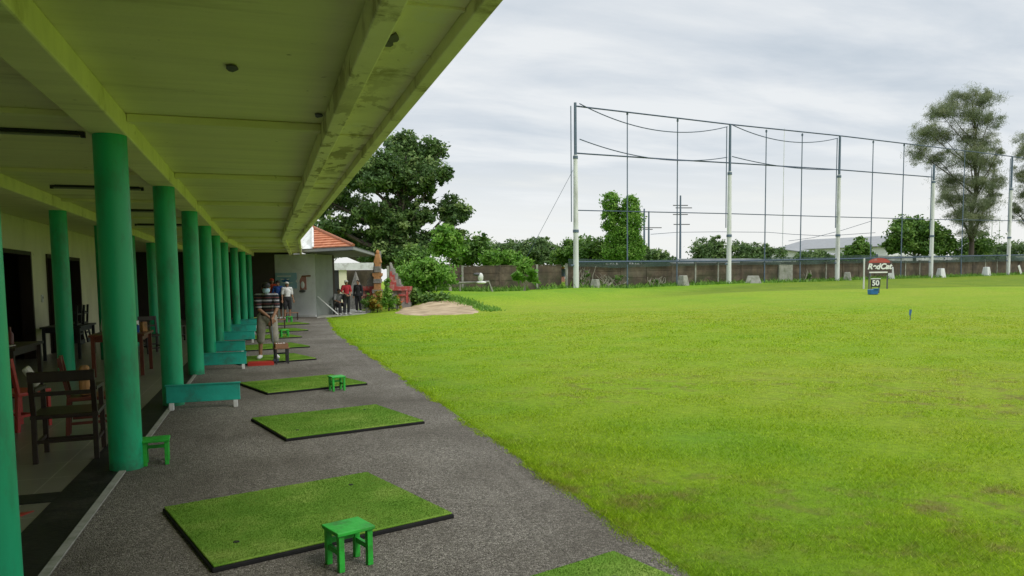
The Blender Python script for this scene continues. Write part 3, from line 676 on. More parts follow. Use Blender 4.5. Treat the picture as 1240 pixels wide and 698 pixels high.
def plain_chair(name, label, loc, rz, mat, seat_h=.45, w=.44, back=.88):
    t = thing(name, label, 'chair', loc, rz)
    MB().box((0, 0, seat_h-.02), (w, w, .04)).build('seat', M[mat], t, bevel=.008)
    for sx in (-1, 1):
        MB().beam((sx*(w/2-.03), -w/2+.03, 0), (sx*(w/2-.03), -w/2+.03, seat_h-.041), .042, .042).build('leg', M[mat], t)
        MB().beam((sx*(w/2-.03), w/2+.01, 0), (sx*(w/2-.03), w/2-.022, seat_h), .042, .042).build('leg', M[mat], t)
        MB().beam((sx*(w/2-.03), w/2-.022, seat_h+.001), (sx*(w/2-.03), w/2+.05, back), .042, .035).build('back_post', M[mat], t)
        MB().beam((sx*(w/2-.03), -w/2+.055, .17), (sx*(w/2-.03), w/2-.03, .17), .022, .03).build('stretcher', M[mat], t)
    MB().box((0, w/2+.05, back-.05), (w-.02, .028, .10)).build('back_rail', M[mat], t, bevel=.006)
    MB().box((0, w/2+.02, seat_h+.20), (w-.10, .022, .04)).build('back_rail', M[mat], t)
    MB().box((0, -w/2+.03, .13), (w-.10, .022, .03)).build('stretcher', M[mat], t)
    MB().box((0, w/2-.0, .20), (w-.10, .022, .03)).build('stretcher', M[mat], t)
    return t
ps = AZ(411, 381, .05)
plain_chair('patio_chair', 'dark chair under the seated grey clad person on the patio', (ps.x, ps.y+.1, .05), R(15), 'black')
person('person in grey shirt sitting on a dark chair beside the red shirted man', (ps.x, ps.y+.02, .05), R(15), SIT, 'greycloth', 'navy')
pd = AZ(431, 379, .05) + Vector((.25, .9, 0))
person('person in black standing under the porch right of the red shirted man', (pd.x, pd.y, .05), R(-30), None, 'navy', 'navy', sleeves='long')

# ---------------------------------------------------------------- things inside the pavilion
def arm_chair(label, loc, rz, mat):
    t = plain_chair('wooden_chair', label, loc, rz, mat, .45, .56, .86)
    for sx in (-1, 1):
        MB().beam((sx*.25, -.24, .66), (sx*.25, .29, .68), .06, .03).build('armrest', M[mat], t)
        MB().beam((sx*.25, -.22, .452), (sx*.25, -.22, .645), .04, .04).build('arm_post', M[mat], t)
    return t
arm_chair('dark wooden armchair with backrest towards us beside the thick near column', (-1.84, 8.12, 0), R(184), 'darkwood')
t = thing('cushion', 'pale cushion leaning over the left arm of the dark wooden armchair', 'cushion', (-2.11, 8.0, .70), R(8))
MB().box((0, 0, .10), (.05, .22, .20), Matrix.Rotation(R(-28), 3, 'Y')).build('cover', M['paper'], t, bevel=.02)
plain_chair('wooden_chair', 'red brown wooden chair behind the dark armchair, nearest the column', (-1.86, 9.15, 0), R(100), 'redwood')
plain_chair('plastic_chair', 'red chair deeper in, seen through the dark armchair back', (-2.75, 9.9, 0), R(150), 'redplast', .44, .46, .84)
t = thing('cushion', 'orange cushion on the red brown wooden chair', 'cushion', (-1.86, 9.15, .452), R(100)); MB().box((0, .05, .16), (.34, .1, .30)).build('cover', M['orange'], t, bevel=.03)
def table(label, loc, rz, w, d_, h, mat):
    t = thing('table', label, 'table', loc, rz)
    MB().box((0, 0, h-.02), (w, d_, .04)).build('tabletop', M[mat], t)
    MB().box((0, 0, h-.09), (w-.16, d_-.16, .09)).build('apron', M[mat], t)
    for sx in (-1, 1):
        for sy in (-1, 1): MB().box((sx*(w/2-.06), sy*(d_/2-.06), (h-.041)/2), (.06, .06, h-.041)).build('leg', M[mat], t)
    return t
table('dark table against the back wall behind the dark armchair', (-3.9, 13.3, 0), 0, .8, 1.5, .74, 'darkwood')
tag(MB().box((0, 0, .005), (.2, .28, .01)).build('menu_card', M['paper']), 'white card lying on the dark table by the back wall', 'card').location = (-3.75, 13.0, .742)
bt = thing('bottle', 'brown bottle standing on the dark table by the back wall', 'bottle', (-3.8, 13.45, .742))
MB().tube([(0, 0, 0), (0, 0, .16), (0, 0, .2), (0, 0, .27)], [.045, .045, .018, .016], 12).build('glass', M['redwood'], bt, smooth=True)
table('dark table with colourful cloth and packs behind the second thick column', (-2.55, 15.4, 0), 0, .9, 1.2, .76, 'redwood')
pk = [('redplast', (-2.5, 15.05)), ('bluecloth', (-2.3, 15.2)), ('signwhite', (-2.62, 15.25)), ('orange', (-2.2, 15.5)), ('signwhite', (-2.35, 15.65))]
for i, (m_, (x_, y_)) in enumerate(pk):
    t = thing('snack_pack', ['red', 'blue', 'white', 'orange', 'smaller white'][i]+' pack standing on the cluttered table behind the second column', 'pack', (x_, y_, .762), R(20*i))
    MB().box((0, 0, .06+.01*i), (.13, .07, .12+.02*i)).build('body', M[m_], t, bevel=.01); MB().box((0, 0, .125+.02*i), (.10, .05, .01)).build('lid', M['redwood'], t)
plain_chair('wooden_chair', 'dark chair holding the seated white shirted customer', (-2.9, 16.9, 0), R(20), 'darkwood')
person('customer in white shirt sitting at the cluttered table behind the columns', (-2.9, 16.82, 0), R(20), SIT, 'whitecloth', 'navy')
table('black table carrying an upturned chair against the pale wall', (-4.3, 19.4, 0), 0, .8, 1.6, .74, 'black')
for i, (x_, y_) in enumerate([(-4.25, 19.1), (-4.25, 19.8)]):
    u = plain_chair('wooden_chair', ['upturned dark chair stored on the black table, nearer one', 'upturned dark chair stored on the black table, farther one'][i], (x_, y_, .745+.45), R(90), 'black'); u.rotation_euler = (R(180), 0, R(90))
for i, (x_, y_, r_) in enumerate([(-2.6, 19.6, 30), (-3.2, 21.5, 100), (-2.5, 23.5, 170), (-3.9, 10.9, 60)]):
    plain_chair('wooden_chair', ['dark chair in the third bay behind the front columns', 'dark chair facing sideways deep in the fourth bay', 'dark chair with its back to us in the fifth bay', 'dark chair behind the nearest inner column'][i], (x_, y_, 0), R(r_), 'darkwood')
ac = thing('wall_switch_box', 'small white electrical box on the pale wall strip between doorways', 'switch box', (-4.985, 20.1, 1.35)); MB().box((0, 0, 0), (.03, .12, .18)).build('case', M['white'], ac, bevel=.008); MB().box((.018, 0, .02), (.01, .03, .05)).build('switch', M['black'], ac)

# ---------------------------------------------------------------- building at the end of the path
c0 = Vector((2.33, 36.7, 0)); uu = Vector((-.845, .535, 0)); vv = Vector((.535, .845, 0))
eb = thing('end_building', 'small grey building with orange tiled hip roof at the end of the path', 'building', c0)
def L(p): return Vector(p) - c0
def quad_wall(mb, a, b, z0, z1, th):
    a = Vector(a); b = Vector(b); n = (b-a).cross(Vector((0, 0, 1))).normalized()*th
    return mb.prism([(a.x, a.y), (b.x, b.y), (b.x+n.x, b.y+n.y), (a.x+n.x, a.y+n.y)], z0, z1)
quad_wall(MB(), uu*2.9, (0, 0, 0), .0, 3.02, -.2).build('front_wall', M['greywall'], eb)
quad_wall(MB(), uu*-.002+vv*.002, vv*1.75, .0, 3.0, -.2).build('side_wall', M['greywall_shaded'], eb)
quad_wall(MB(), uu*1.0+vv*-.006, vv*-.006-uu*.01, .0, .09, .10).build('plinth', M['white'], eb)
quad_wall(MB(), vv*1.76, vv*1.76+uu*3, 0, 3.0, .2).build('rear_wall', M['interior'], eb)
MB().beam(vv*.05-uu*.06+Vector((0, 0, .98)), vv*.75-uu*.75+Vector((0, 0, .08)), .05, .05).build('drain_pipe', M['concpole'], eb)
e1, e2, e3 = L(AZ(366, 306.5, 3.03)), L(AZ(428, 303.5, 3.03)), L(AZ(453, 310.5, 3.03))
e4 = e3 + (e1-e2)*1.2; 
MB().prism([(p.x, p.y) for p in (e1, e2, e3, e4)], 3.03, 3.06).build('eave_ceiling', M['eave'], eb)
for a, b_ in ((e1, e2), (e2, e3)):
    m_ = MB(); m_.beam(Vector((a.x, a.y, 3.11)), Vector((b_.x, b_.y, 3.11)), .06, .10); m_.build('gutter', M['metalroof'], eb)
    m_ = MB(); m_.beam(Vector((a.x, a.y, 3.185)), Vector((b_.x, b_.y, 3.185)), .04, .05); m_.build('eave_board', M['eave'], eb)
ap = L(PP(378.5, 276, 37.5)); rl = L(PP(366.5, 292, 36.5)); rb = L(PP(366.5, 303.5, 34)); rr = Vector((e2.x, e2.y, 3.21)); mid_ = (Vector((e1.x, e1.y, 3.21)).lerp(rr, .22))
back = ap + Vector((2.2, 6, -.9))
# tiled face laid in courses, each a step
tl = MB(); K = 9
for i in range(K):
    a0, a1 = i/K, (i+1)/K
    p0 = mid_.lerp(ap, a0); p1 = rr.lerp(ap, a0); p2 = rr.lerp(ap, a1); p3 = mid_.lerp(ap, a1); upz = Vector((-.0, -.02, .05))
    tl.add([p0+upz, p1+upz, p2, p3, p0-upz*.3, p1-upz*.3], [(0, 1, 2, 3), (4, 5, 1, 0)])
nn = 22
rt_ = tl.build('roof_tiles', M['rooftile'], eb)
MB().add([mid_, ap, rl, Vector((e1.x, e1.y, 3.21))], [(0, 1, 2, 3)]).build('roof_gable', M['white'], eb)
MB().add([rr, Vector((e3.x, e3.y, 3.16)), back, ap], [(0, 1, 2, 3)]).build('rear_roof', M['rust'], eb)
MB().tube([rr+Vector((0, 0, .05)), ap+Vector((0, 0, .05))], .075, 8).build('hip_ridge', M['rust'], rt_)
MB().tube([mid_+Vector((0, 0, .04)), ap+Vector((0, 0, .05))], .06, 8).build('hip_ridge', M['white'], rt_)
# poster and board on the grey wall
fn = Vector((-uu.y, uu.x, 0)); fn = fn if fn.y < 0 else -fn
def onwall(u, z, out=.03): p = c0 + uu*u + fn*out; return Vector((p.x, p.y, z))
rzw = math.atan2(-uu.y, -uu.x)
t = thing('wall_banner', 'pale blue and white banner on the grey wall behind the players', 'banner', onwall(1.55, 1.75), rzw)
MB().box((0, 0, 0), (1.15, .02, .75)).build('sheet', M['screen'], t)
m_ = MB(); m_.box((-.1, -.014, .22), (.75, .006, .06)); m_.box((-.05, -.014, .06), (.45, .006, .05)); m_.box((.05, -.014, -.1), (.6, .006, .03)); m_.build('print', M['signwhite'], t)
m_ = MB(); m_.ball((-.02, -.012, .02), (.22, .006, .10), 14, 6); m_.build('emblem', M['bluepaint'], t)
t = thing('cutout_board', 'orange and white cutout board of a swinging golfer on the grey wall', 'board', onwall(.72, 1.62), rzw)
MB().box((.08, 0, .0), (.34, .02, .62)).build('panel', M['pinkpanel'], t)
MB().beam((-.1, -.02, .33), (.5, -.02, .35), .02, .07).build('top_plank', M['brownwood'], t)
m_ = MB(); m_.beam((-.25, -.025, .05), (-.02, -.025, .40), .02, .13); m_.ball((.06, -.02, -.08), (.10, .02, .17)); m_.build('white_figure', M['signwhite'], t)
MB().ball((.04, -.03, -.38), (.17, .02, .07)).build('dark_base', M['eave'], t)
# patio
pa = [AZ(384, 385.5, 0), AZ(443, 381, 0), AZ(470, 374, 0), AZ(400, 372, 0)]
struct(MB().prism([(p.x, p.y) for p in pa], -.03, .05).build('patio', M['conc']))

# leaves ------------------------------------------------------------------
def leaf_cloud(blobs, n, size, aspect=.55, shell=.55, droop=.0, tintvar=.30, flat=1.0, cl=None, csf=1.0):
    """leaves gathered in twig clumps inside ellipsoids: returns verts and tint"""
    W = np.array([b[3]*b[4]*b[5] for b in blobs])**.66; W /= W.sum(); cnt = np.maximum((W*n).astype(int), 8); Vs = []; Ts = []
    for b, k in zip(blobs, cnt):
        c = np.array(b[:3]); r = np.array(b[3:6]); nc = max(3, k//(cl or 26))
        u = rng.normal(size=(nc, 3)); u /= np.linalg.norm(u, axis=1)[:, None]
        rad = shell + (1.12-shell)*rng.random(nc)**.7
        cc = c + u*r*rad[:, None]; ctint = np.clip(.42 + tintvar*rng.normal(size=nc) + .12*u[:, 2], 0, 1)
        i = rng.integers(0, nc, k); cs = np.mean(r)*rng.uniform(.13, .27, nc)*csf
        p = cc[i] + rng.normal(size=(k, 3))*cs[i][:, None]*np.array([1, 1, .7])
        nr = rng.normal(size=(k, 3))*.8 + u[i]*.5 + np.array([0, 0, .6*flat]); nr /= np.linalg.norm(nr, axis=1)[:, None]
        a = rng.normal(size=(k, 3)); a[:, 2] -= droop*2; t = a - nr*(a*nr).sum(1)[:, None]; t /= np.linalg.norm(t, axis=1)[:, None]; s = np.cross(nr, t)
        L_ = size*rng.uniform(.6, 1.35, k)[:, None]
        q = np.stack([p - t*L_*.5, p + s*L_*aspect*.5, p + t*L_*.55, p - s*L_*aspect*.5], 1)
        Vs.append(q); Ts.append(np.clip(ctint[i] + rng.normal(0, .12, k), 0, 1))
    return np.concatenate(Vs), np.concatenate(Ts)
def quads(name, V, tint, mat, parent, base):
    n = len(V); v = (V - np.array(base)).reshape(-1, 3)
    me = bpy.data.meshes.new(name); me.vertices.add(4*n); me.vertices.foreach_set('co', v.ravel().astype(np.float32))
    me.loops.add(4*n); me.loops.foreach_set('vertex_index', np.arange(4*n)); me.polygons.add(n)
    me.polygons.foreach_set('loop_start', np.arange(n)*4); me.polygons.foreach_set('loop_total', np.full(n, 4))
    at = me.attributes.new('tint', 'FLOAT', 'FACE'); at.data.foreach_set('value', tint.astype(np.float32))
    me.update(); me.validate(); me.materials.append(mat)
    o = bpy.data.objects.new(name, me); C.objects.link(o); o.parent = parent; return o
def pxblobs(lst, d, deep=.8, jit=.35):
    out = []
    for b in lst:
        px_, py_, rx = b[:3]; ry = b[3] if len(b) > 3 else rx
        p = PP(px_, py_, d); r = rx*d/F; rz_ = ry*d/F; p = p + fw*random.uniform(-jit, jit)*r*2
        out.append((p.x, p.y, p.z, r, r*deep+.2, rz_))
    return out
def limbs(base, top, blobs, r0, mat_parent, mat, n=7, wob=.05):
    mb = MB(); base = Vector(base); top = Vector(top); H_ = (top-base).length
    sp_ = [base.lerp(top, i/6) + Vector((random.uniform(-1, 1), random.uniform(-1, 1), 0))*(wob*H_*(0 if i == 0 else .35)) for i in range(7)]
    mb.tube([p-base for p in sp_], [r0*(1.25 if i == 0 else 1-.13*i) for i in range(7)], 10)
    for b in random.sample(blobs, min(n, len(blobs))):
        c = Vector(b[:3]); f = min(.85, max(.18, (c.z-base.z)/max(.1, top.z-base.z) - .22)); k = f*6; i = int(k); s_ = sp_[i].lerp(sp_[min(6, i+1)], k-i)
        m_ = s_.lerp(c, .5) + Vector((0, 0, -.04*(c-s_).length)); rr_ = r0*(1-.8*f)*.55
        mb.tube([s_-base, m_-base, c-base], [rr_, rr_*.65, rr_*.25], 7)
        for _ in range(3):
            e = c + Vector((random.uniform(-1, 1)*b[3], random.uniform(-1, 1)*b[4], random.uniform(-.6, 1)*b[5]))*.8
            mb.tube([m_.lerp(c, .6)-base, m_.lerp(e, .6)-base, e-base], [rr_*.3, rr_*.2, rr_*.08], 5)
    return mb.build('trunk', mat, mat_parent, smooth=True)
def tree(name, label, cat, foot_px, d, blobs, top_px, n, size, leaf, r0=.3, bark='bark', group=None, deep=.8, aspect=.55, shell=.5, droop=0, limbn=8, tintvar=.3, flat=1.0, zoff=0, cl=None, rs=1.0, sub=0, subr=.5, csf=1.0):
    p = GD(foot_px, d); base = Vector((p.x, p.y, p.z+zoff)); t = thing(name, label, cat, base, 0, group)
    B = pxblobs([(b[0], b[1], b[2]*rs, (b[3] if len(b) > 3 else b[2])*rs) for b in blobs], d, deep); top = PP(top_px[0], top_px[1], d)
    limbs(base, top, B, r0, t, M[bark], limbn)
    if sub:                                                # break each bough into smaller sprays
        out = []
        for b in B:
            for _ in range(sub):
                u = Vector((random.gauss(0, 1), random.gauss(0, 1), random.gauss(0, 1))).normalized()*random.uniform(.35, 1.0); k = random.uniform(.7, 1.25)*subr
                out.append((b[0]+u.x*b[3], b[1]+u.y*b[4], b[2]+u.z*b[5], b[3]*k, b[4]*k, b[5]*k))
        B = out
    V, ti = leaf_cloud(B, n, size, aspect, shell, droop, tintvar, flat, cl, csf); quads('crown', V, ti, M[leaf], t, base)
    return t

# the big tree behind the end building
big = [(492, 178, 30, 22), (520, 186, 22, 20), (470, 200, 34, 24), (505, 208, 30, 22), (530, 212, 16, 14), (448, 226, 30, 20), (482, 232, 24, 22), (518, 234, 20, 14),
       (420, 252, 30, 18), (452, 262, 26, 16), (490, 262, 22, 22), (527, 254, 26, 16), (546, 268, 19, 14), (404, 276, 26, 16), (436, 290, 30, 15), (470, 288, 24, 18), (506, 286, 28, 18), (540, 290, 22, 14), (395, 300, 22, 14), (455, 306, 30, 12), (500, 308, 28, 12), (398, 245, 20, 20), (560, 282, 8, 7)]
tree('shade_tree', 'huge dark green spreading tree rising behind the tiled roof', 'tree', 478, 62, big, (492, 190), 72000, .30, 'leaf_dark', .75, limbn=24, shell=.25, deep=.8, tintvar=.36, cl=34, rs=1.0, sub=4, subr=.62)
tree('slender_tree', 'bright light green slender tree before the big dark tree', 'tree', 545, 55, [(538, 288, 15, 9), (545, 300, 16, 10), (530, 302, 12, 9), (552, 290, 9, 8), (541, 280, 9, 6)], (543, 292), 5200, .26, 'leaf_bright', .09, 'palebark', shell=.2)
bushes = [('rounded mid green bush left of the bright slender tree', 505, 52, [(500, 312, 16, 14), (514, 318, 12, 12), (488, 318, 12, 12)], 'leaf_mid', 3600),
          ('bright feathery bush spilling over the wall beside the red gate', 520, 46.5, [(516, 330, 22, 13), (536, 334, 18, 11), (498, 335, 18, 14), (510, 346, 20, 10), (524, 322, 14, 8)], 'leaf_bright', 6800),
          ('low dark green hedge at the left rim of the sand', 505, 42, [(500, 361, 12, 8), (516, 363, 14, 6), (492, 356, 10, 8), (535, 361, 12, 5)], 'leaf_mid', 3200)]
for lb, fx, d_, bl_, lf, n_ in bushes:
    tree('bush', lb, 'bush', fx, d_, bl_, (bl_[0][0], bl_[0][1]), n_, .22, lf, .07, shell=.3, limbn=4, group='bushes beside the gate and sand')
# far tree line beyond the wall
far = [('dense olive green tree right of the bright slender tree', 572, 72, [(572, 300, 18, 13), (560, 308, 18, 12), (585, 308, 14, 10), (578, 296, 10, 7)], 'leaf_mid'),
       ('low rounded pale shrub peeking over the wall', 606, 66, [(604, 314, 15, 8), (596, 317, 10, 6)], 'leaf_bright'),
       ('mid green tree in the far line above the pale shrub', 606, 88, [(602, 306, 16, 9), (618, 304, 16, 9), (592, 309, 12, 8)], 'leaf_far'),
       ('wide spreading far tree with a flat tuft on its top', 650, 84, [(648, 302, 17, 8), (662, 306, 14, 8), (636, 306, 14, 8), (655, 291, 9, 3), (670, 304, 8, 7)], 'leaf_far'),
       ('dark bushy tree just left of the first tall net pole', 688, 80, [(690, 306, 14, 13), (680, 312, 10, 9), (706, 302, 14, 11)], 'leaf_mid'),
       ('bushy tree between first net pole and the vine tower', 720, 78, [(716, 303, 16, 12), (728, 309, 14, 10), (708, 311, 12, 8)], 'leaf_mid'),
       ('low dark bush right of the vine covered tower', 790, 80, [(786, 310, 14, 6), (796, 312, 10, 5), (778, 307, 9, 6)], 'leaf_dark'),
       ('round grey green tree left of the second net pole', 862, 105, [(852, 303, 14, 10), (868, 297, 12, 9), (845, 309, 10, 8), (872, 307, 10, 9), (867, 289, 5, 4)], 'leaf_far'),
       ('long low tree right of the second net pole', 905, 108, [(892, 304, 12, 9), (908, 303, 14, 8), (924, 306, 12, 8), (940, 309, 12, 6)], 'leaf_far'),
       ('small rounded tree before the warehouse', 1038, 98, [(1039, 299, 9, 8), (1033, 306, 9, 7), (1047, 305, 8, 7)], 'leaf_mid'),
       ('low far shrub between the two warehouse roofs', 985, 112, [(990, 311, 11, 5), (975, 312, 10, 5)], 'leaf_far'),
       ('dark low tree right of the feathery pine', 1205, 118, [(1195, 302, 14, 9), (1212, 304, 12, 7), (1228, 303, 14, 7)], 'leaf_far'),
       ('dark bush at the foot of the feathery pine', 1180, 112, [(1182, 294, 16, 11), (1168, 300, 12, 9), (1194, 299, 12, 9), (1150, 300, 12, 9)], 'leaf_mid')]
for lb, fx, d_, bl_, lf in far:
    tree('far_tree', lb, 'tree', fx, d_, [(b[0], b[1]-1, b[2]*1.08, b[3]*1.12) for b in bl_] + [(fx-7, 314, 15, 7), (fx+9, 314, 15, 7)], (bl_[0][0], bl_[0][1]), 6000, .36, lf, .2, shell=.3, limbn=4, group='trees beyond the perimeter wall')
tree('leafy_tree', 'broad bright green leafy tree between the third and fourth net poles', 'tree', 1108, 106, [(1105, 272, 18, 10), (1088, 285, 15, 11), (1118, 280, 18, 11), (1135, 288, 14, 9), (1098, 296, 18, 10), (1122, 300, 18, 9), (1140, 300, 12, 8), (1082, 298, 10, 8)], (1106, 278), 15000, .42, 'leaf_mid', .3, shell=.3, limbn=8)
cas = [(1168, 116, 16, 9), (1186, 124, 18, 8), (1152, 128, 16, 9), (1198, 112, 8, 6), (1136, 138, 15, 8), (1172, 142, 20, 11), (1196, 146, 14, 9), (1122, 160, 16, 12), (1146, 160, 16, 11), (1178, 166, 18, 12), (1118, 184, 12, 13), (1140, 192, 14, 11), (1198, 172, 12, 11),
       (1166, 192, 18, 12), (1188, 196, 17, 12), (1206, 198, 9, 10), (1158, 216, 17, 12), (1182, 222, 20, 13), (1204, 222, 10, 10), (1150, 240, 15, 12), (1172, 246, 18, 12), (1194, 246, 15, 12), (1158, 262, 16, 10), (1182, 266, 18, 10), (1202, 236, 8, 10), (1172, 280, 12, 7), (1208, 184, 6, 8)]
tree('feathery_pine', 'tall feathery olive tree with thin needles behind the net, right side', 'tree', 1174, 105, cas, (1180, 125), 112000, .42, 'leaf_olive', .36, shell=.0, droop=.5, limbn=27, aspect=.085, deep=1.0, tintvar=.3, flat=0, cl=95, rs=1.12, csf=.95)
cas2 = [(1240, 190, 14, 12), (1252, 170, 14, 14), (1234, 212, 11, 11), (1256, 205, 16, 14), (1240, 236, 14, 11), (1262, 235, 16, 14), (1234, 254, 10, 9), (1250, 262, 14, 9), (1268, 150, 14, 14)]
tree('feathery_pine', 'second feathery olive tree cut off by the right picture edge', 'tree', 1256, 108, cas2, (1262, 160), 38000, .42, 'leaf_olive', .36, shell=.0, droop=.5, limbn=9, aspect=.085, flat=0, cl=95, rs=1.12, csf=.95)
# vine covered stumps
vine = [(740, 245, 9, 12), (738, 266, 8, 14), (763, 251, 9, 13), (764, 270, 11, 16), (752, 262, 6, 10), (755, 285, 15, 13), (764, 292, 12, 16), (745, 290, 11, 12), (756, 304, 21, 12), (772, 300, 7, 12), (740, 306, 9, 8)]
tree('vine_tower', 'twin trunks smothered in bright green vines behind the wall', 'vine covered tree', 756, 73, vine, (762, 250), 34000, .22, 'leaf_bright', .5, shell=.82, limbn=5, deep=.9, flat=.3, tintvar=.34, cl=14, rs=.9)
tree('banana_plant', 'small broad leaved plant before the wall, left of the first pole', 'plant', 635, 54, [(632, 322, 11, 7), (641, 327, 10, 8), (628, 332, 9, 7), (645, 338, 8, 5), (636, 316, 7, 5)], (635, 322), 700, .55, 'leaf_bright', .07, 'palebark', shell=.2, limbn=4, aspect=.4)
# garden shrubs by the gate
tree('garden_shrub', 'tall narrow green shrub in the opening of the red gate', 'shrub', 470, 39.3, [(469, 344, 3, 6), (470, 354, 4.5, 8), (467, 365, 5, 8), (474, 366, 5, 7)], (470, 345), 2000, .13, 'leaf_bright', .04, shell=.2, limbn=3, droop=-.6)
tree('garden_shrub', 'yellow and orange leaved shrub before the orange gate pillar', 'shrub', 456, 38.4, [(454, 366, 4.5, 7), (458, 358, 3, 7), (449, 371, 5, 5), (460, 372, 4, 5)], (456, 360), 1300, .13, 'leaf_croton', .035, shell=.2, limbn=3)
tree('garden_shrub', 'reddish leaved shrub between the green shrub and right gate wing', 'shrub', 480, 39.6, [(481, 363, 2.5, 5), (483, 369, 3, 4)], (481, 362), 400, .12, 'leaf_croton', .03, shell=.2, limbn=2)
def potted(px_, d_, label, bl_, lf, n_):
    p = GD(px_, d_); t = thing('potted_plant', label, 'potted plant', (p.x, p.y, .05)); 
    MB().tube([(0, 0, 0), (0, 0, .26)], [.13, .17], 14).build('pot', M['conc'], t)
    V, ti = leaf_cloud(pxblobs(bl_, d_, 1.0), n_, .15, .4, .2); quads('foliage', V, ti, M[lf], t, (p.x, p.y, .05))
potted(396, 37.0, 'dark leaved potted plant against the grey side wall', [(396, 369, 6, 7), (393, 364, 4, 4), (400, 367, 4, 5)], 'leaf_dark', 700)
potted(445, 38.4, 'pale leaved potted plant at the right edge of the patio', [(443, 366, 5, 6), (448, 360, 4, 5)], 'leaf_mid', 600)

# ---------------------------------------------------------------- split gate
gd = 41.0; gp = GD(466, gd); gate = thing('split_gate', 'carved stone and red brick split gate with an orange pillar', 'gate', gp)
gr = RT.copy(); gr.z = 0; gr.normalize(); gf = Vector((fw.x, fw.y, 0)).normalized()
def gl(px_, py_, dd=0): return PP(px_, py_, gd) + gf*dd - gp
def gslab(pts, dep, off_=0):
    a = [gl(x_, y_, off_) for x_, y_ in pts]; n = len(a); b2 = [p + gf*dep for p in a]
    return MB().add(a+b2, [tuple(range(n)), tuple(range(n, 2*n))[::-1]] + [(i, n+i, n+(i+1) % n, (i+1) % n) for i in range(n)])
gslab([(459, 374), (459, 304), (457, 312), (455.5, 312), (455, 322), (452.5, 320), (451.5, 330), (448.5, 331), (447.5, 338), (445, 339), (444, 346), (442, 346), (442, 374)], .7).build('stone_wing', M['stone'], gate)
gslab([(472, 374), (472, 318), (474, 325), (476, 325), (477, 331), (479.5, 331), (480, 338), (483, 338), (484, 345), (486, 345), (486, 374)], .7).build('stone_wing', M['stone'], gate)
gslab([(453.5, 374), (453.5, 350), (455, 350), (455, 336), (453, 334), (453, 331), (456, 331), (456, 320), (454.5, 318), (456, 312), (457, 308), (460.5, 308), (461.5, 312), (463, 318), (461.5, 320), (461.5, 331), (464, 331), (464, 334), (462, 336), (462, 350), (463.5, 350), (463.5, 374)], .45, -.55).build('pillar', M['orange'], gate)
for (a_, b2_, y0_, y1_) in ((455.6, 462.2, 323, 330), (454.6, 463.0, 338, 343), (453, 464, 351, 355)): gslab([(a_, y1_), (a_, y0_), (b2_, y0_), (b2_, y1_)], .5, -.59).build('stone_band', M['stone'], gate)
MB().ball(gl(458.5, 306, -.3), (.1, .1, .14)).build('finial', M['orange'], gate, smooth=True)
gslab([(472.5, 352), (472.5, 329), (475, 329), (475, 333), (478, 333), (478, 339), (480, 339), (480, 352)], .1, -.13).build('red_stepped_face', M['redbrick'], gate)
for (x0, x1) in ((437, 453), (480, 497)):
    gslab([(x0, 352), (x0, 347), (x1, 347), (x1, 352)], .9, -.12).build('red_coping', M['redbrick'], gate)
    gslab([(x0+.8, 366), (x0+.8, 352.2), (x1-.8, 352.2), (x1-.8, 366)], .6, .0).build('wall_panel', M['pinkpanel'], gate)
    gslab([(x1-5, 367), (x1-5, 352.3), (x1-2.5, 352.3), (x1-2.5, 367)], .1, -.105).build('red_pilaster', M['redbrick'], gate)
    gslab([(x0+3, 358.5), (x0+3, 356.5), (x1-5.5, 356.5), (x1-5.5, 358.5)], .1, -.105).build('red_band', M['redbrick'], gate)
    gslab([(x0, 375), (x0, 366.2), (x1, 366.2), (x1, 375)], .8, -.05).build('stone_plinth', M['stone'], gate)
t = thing('garden_spire', 'small pointed grey stone spire under the porch behind the patio', 'stone spire', GD(431, 44))
pb = PP(431, 349, 44) - t.location
MB().tube([(0, 0, 0), (0, 0, .9), (0, 0, .95), (0, 0, PP(431, 329, 44).z-t.location.z)], [.55, .5, .42, .02], 4).build('spire_stone', M['stone'], t)
# white fascia of the store behind the porch
sp0, sp1 = PP(402, 322, 46), PP(452, 322, 46)
bh = thing('back_store', 'low store with a white fascia beam behind the porch', 'building', (sp0.x, sp0.y, 0))
a, b_ = Vector((0, 0, 0)), Vector((sp1.x-sp0.x, sp1.y-sp0.y, 0))
MB().beam(a+Vector((0, 0, 2.62)), b_+Vector((0, 0, 2.62)), .3, .42).build('fascia', M['white'], bh)
quad_wall(MB(), a+gf*.6, b_+gf*.6, 0, 2.4, -.2).build('wall', M['wall'], bh)
quad_wall(MB(), a.lerp(b_, .16), a.lerp(b_, .34), 0, 2.4, -.15).build('pier', M['wallyellow'], bh)
quad_wall(MB(), a.lerp(b_, -.1), a.lerp(b_, .15), 0, 2.4, -.15).build('doorway_shade', M['black'], bh)  # solid black panel painted as the shade inside an open doorway

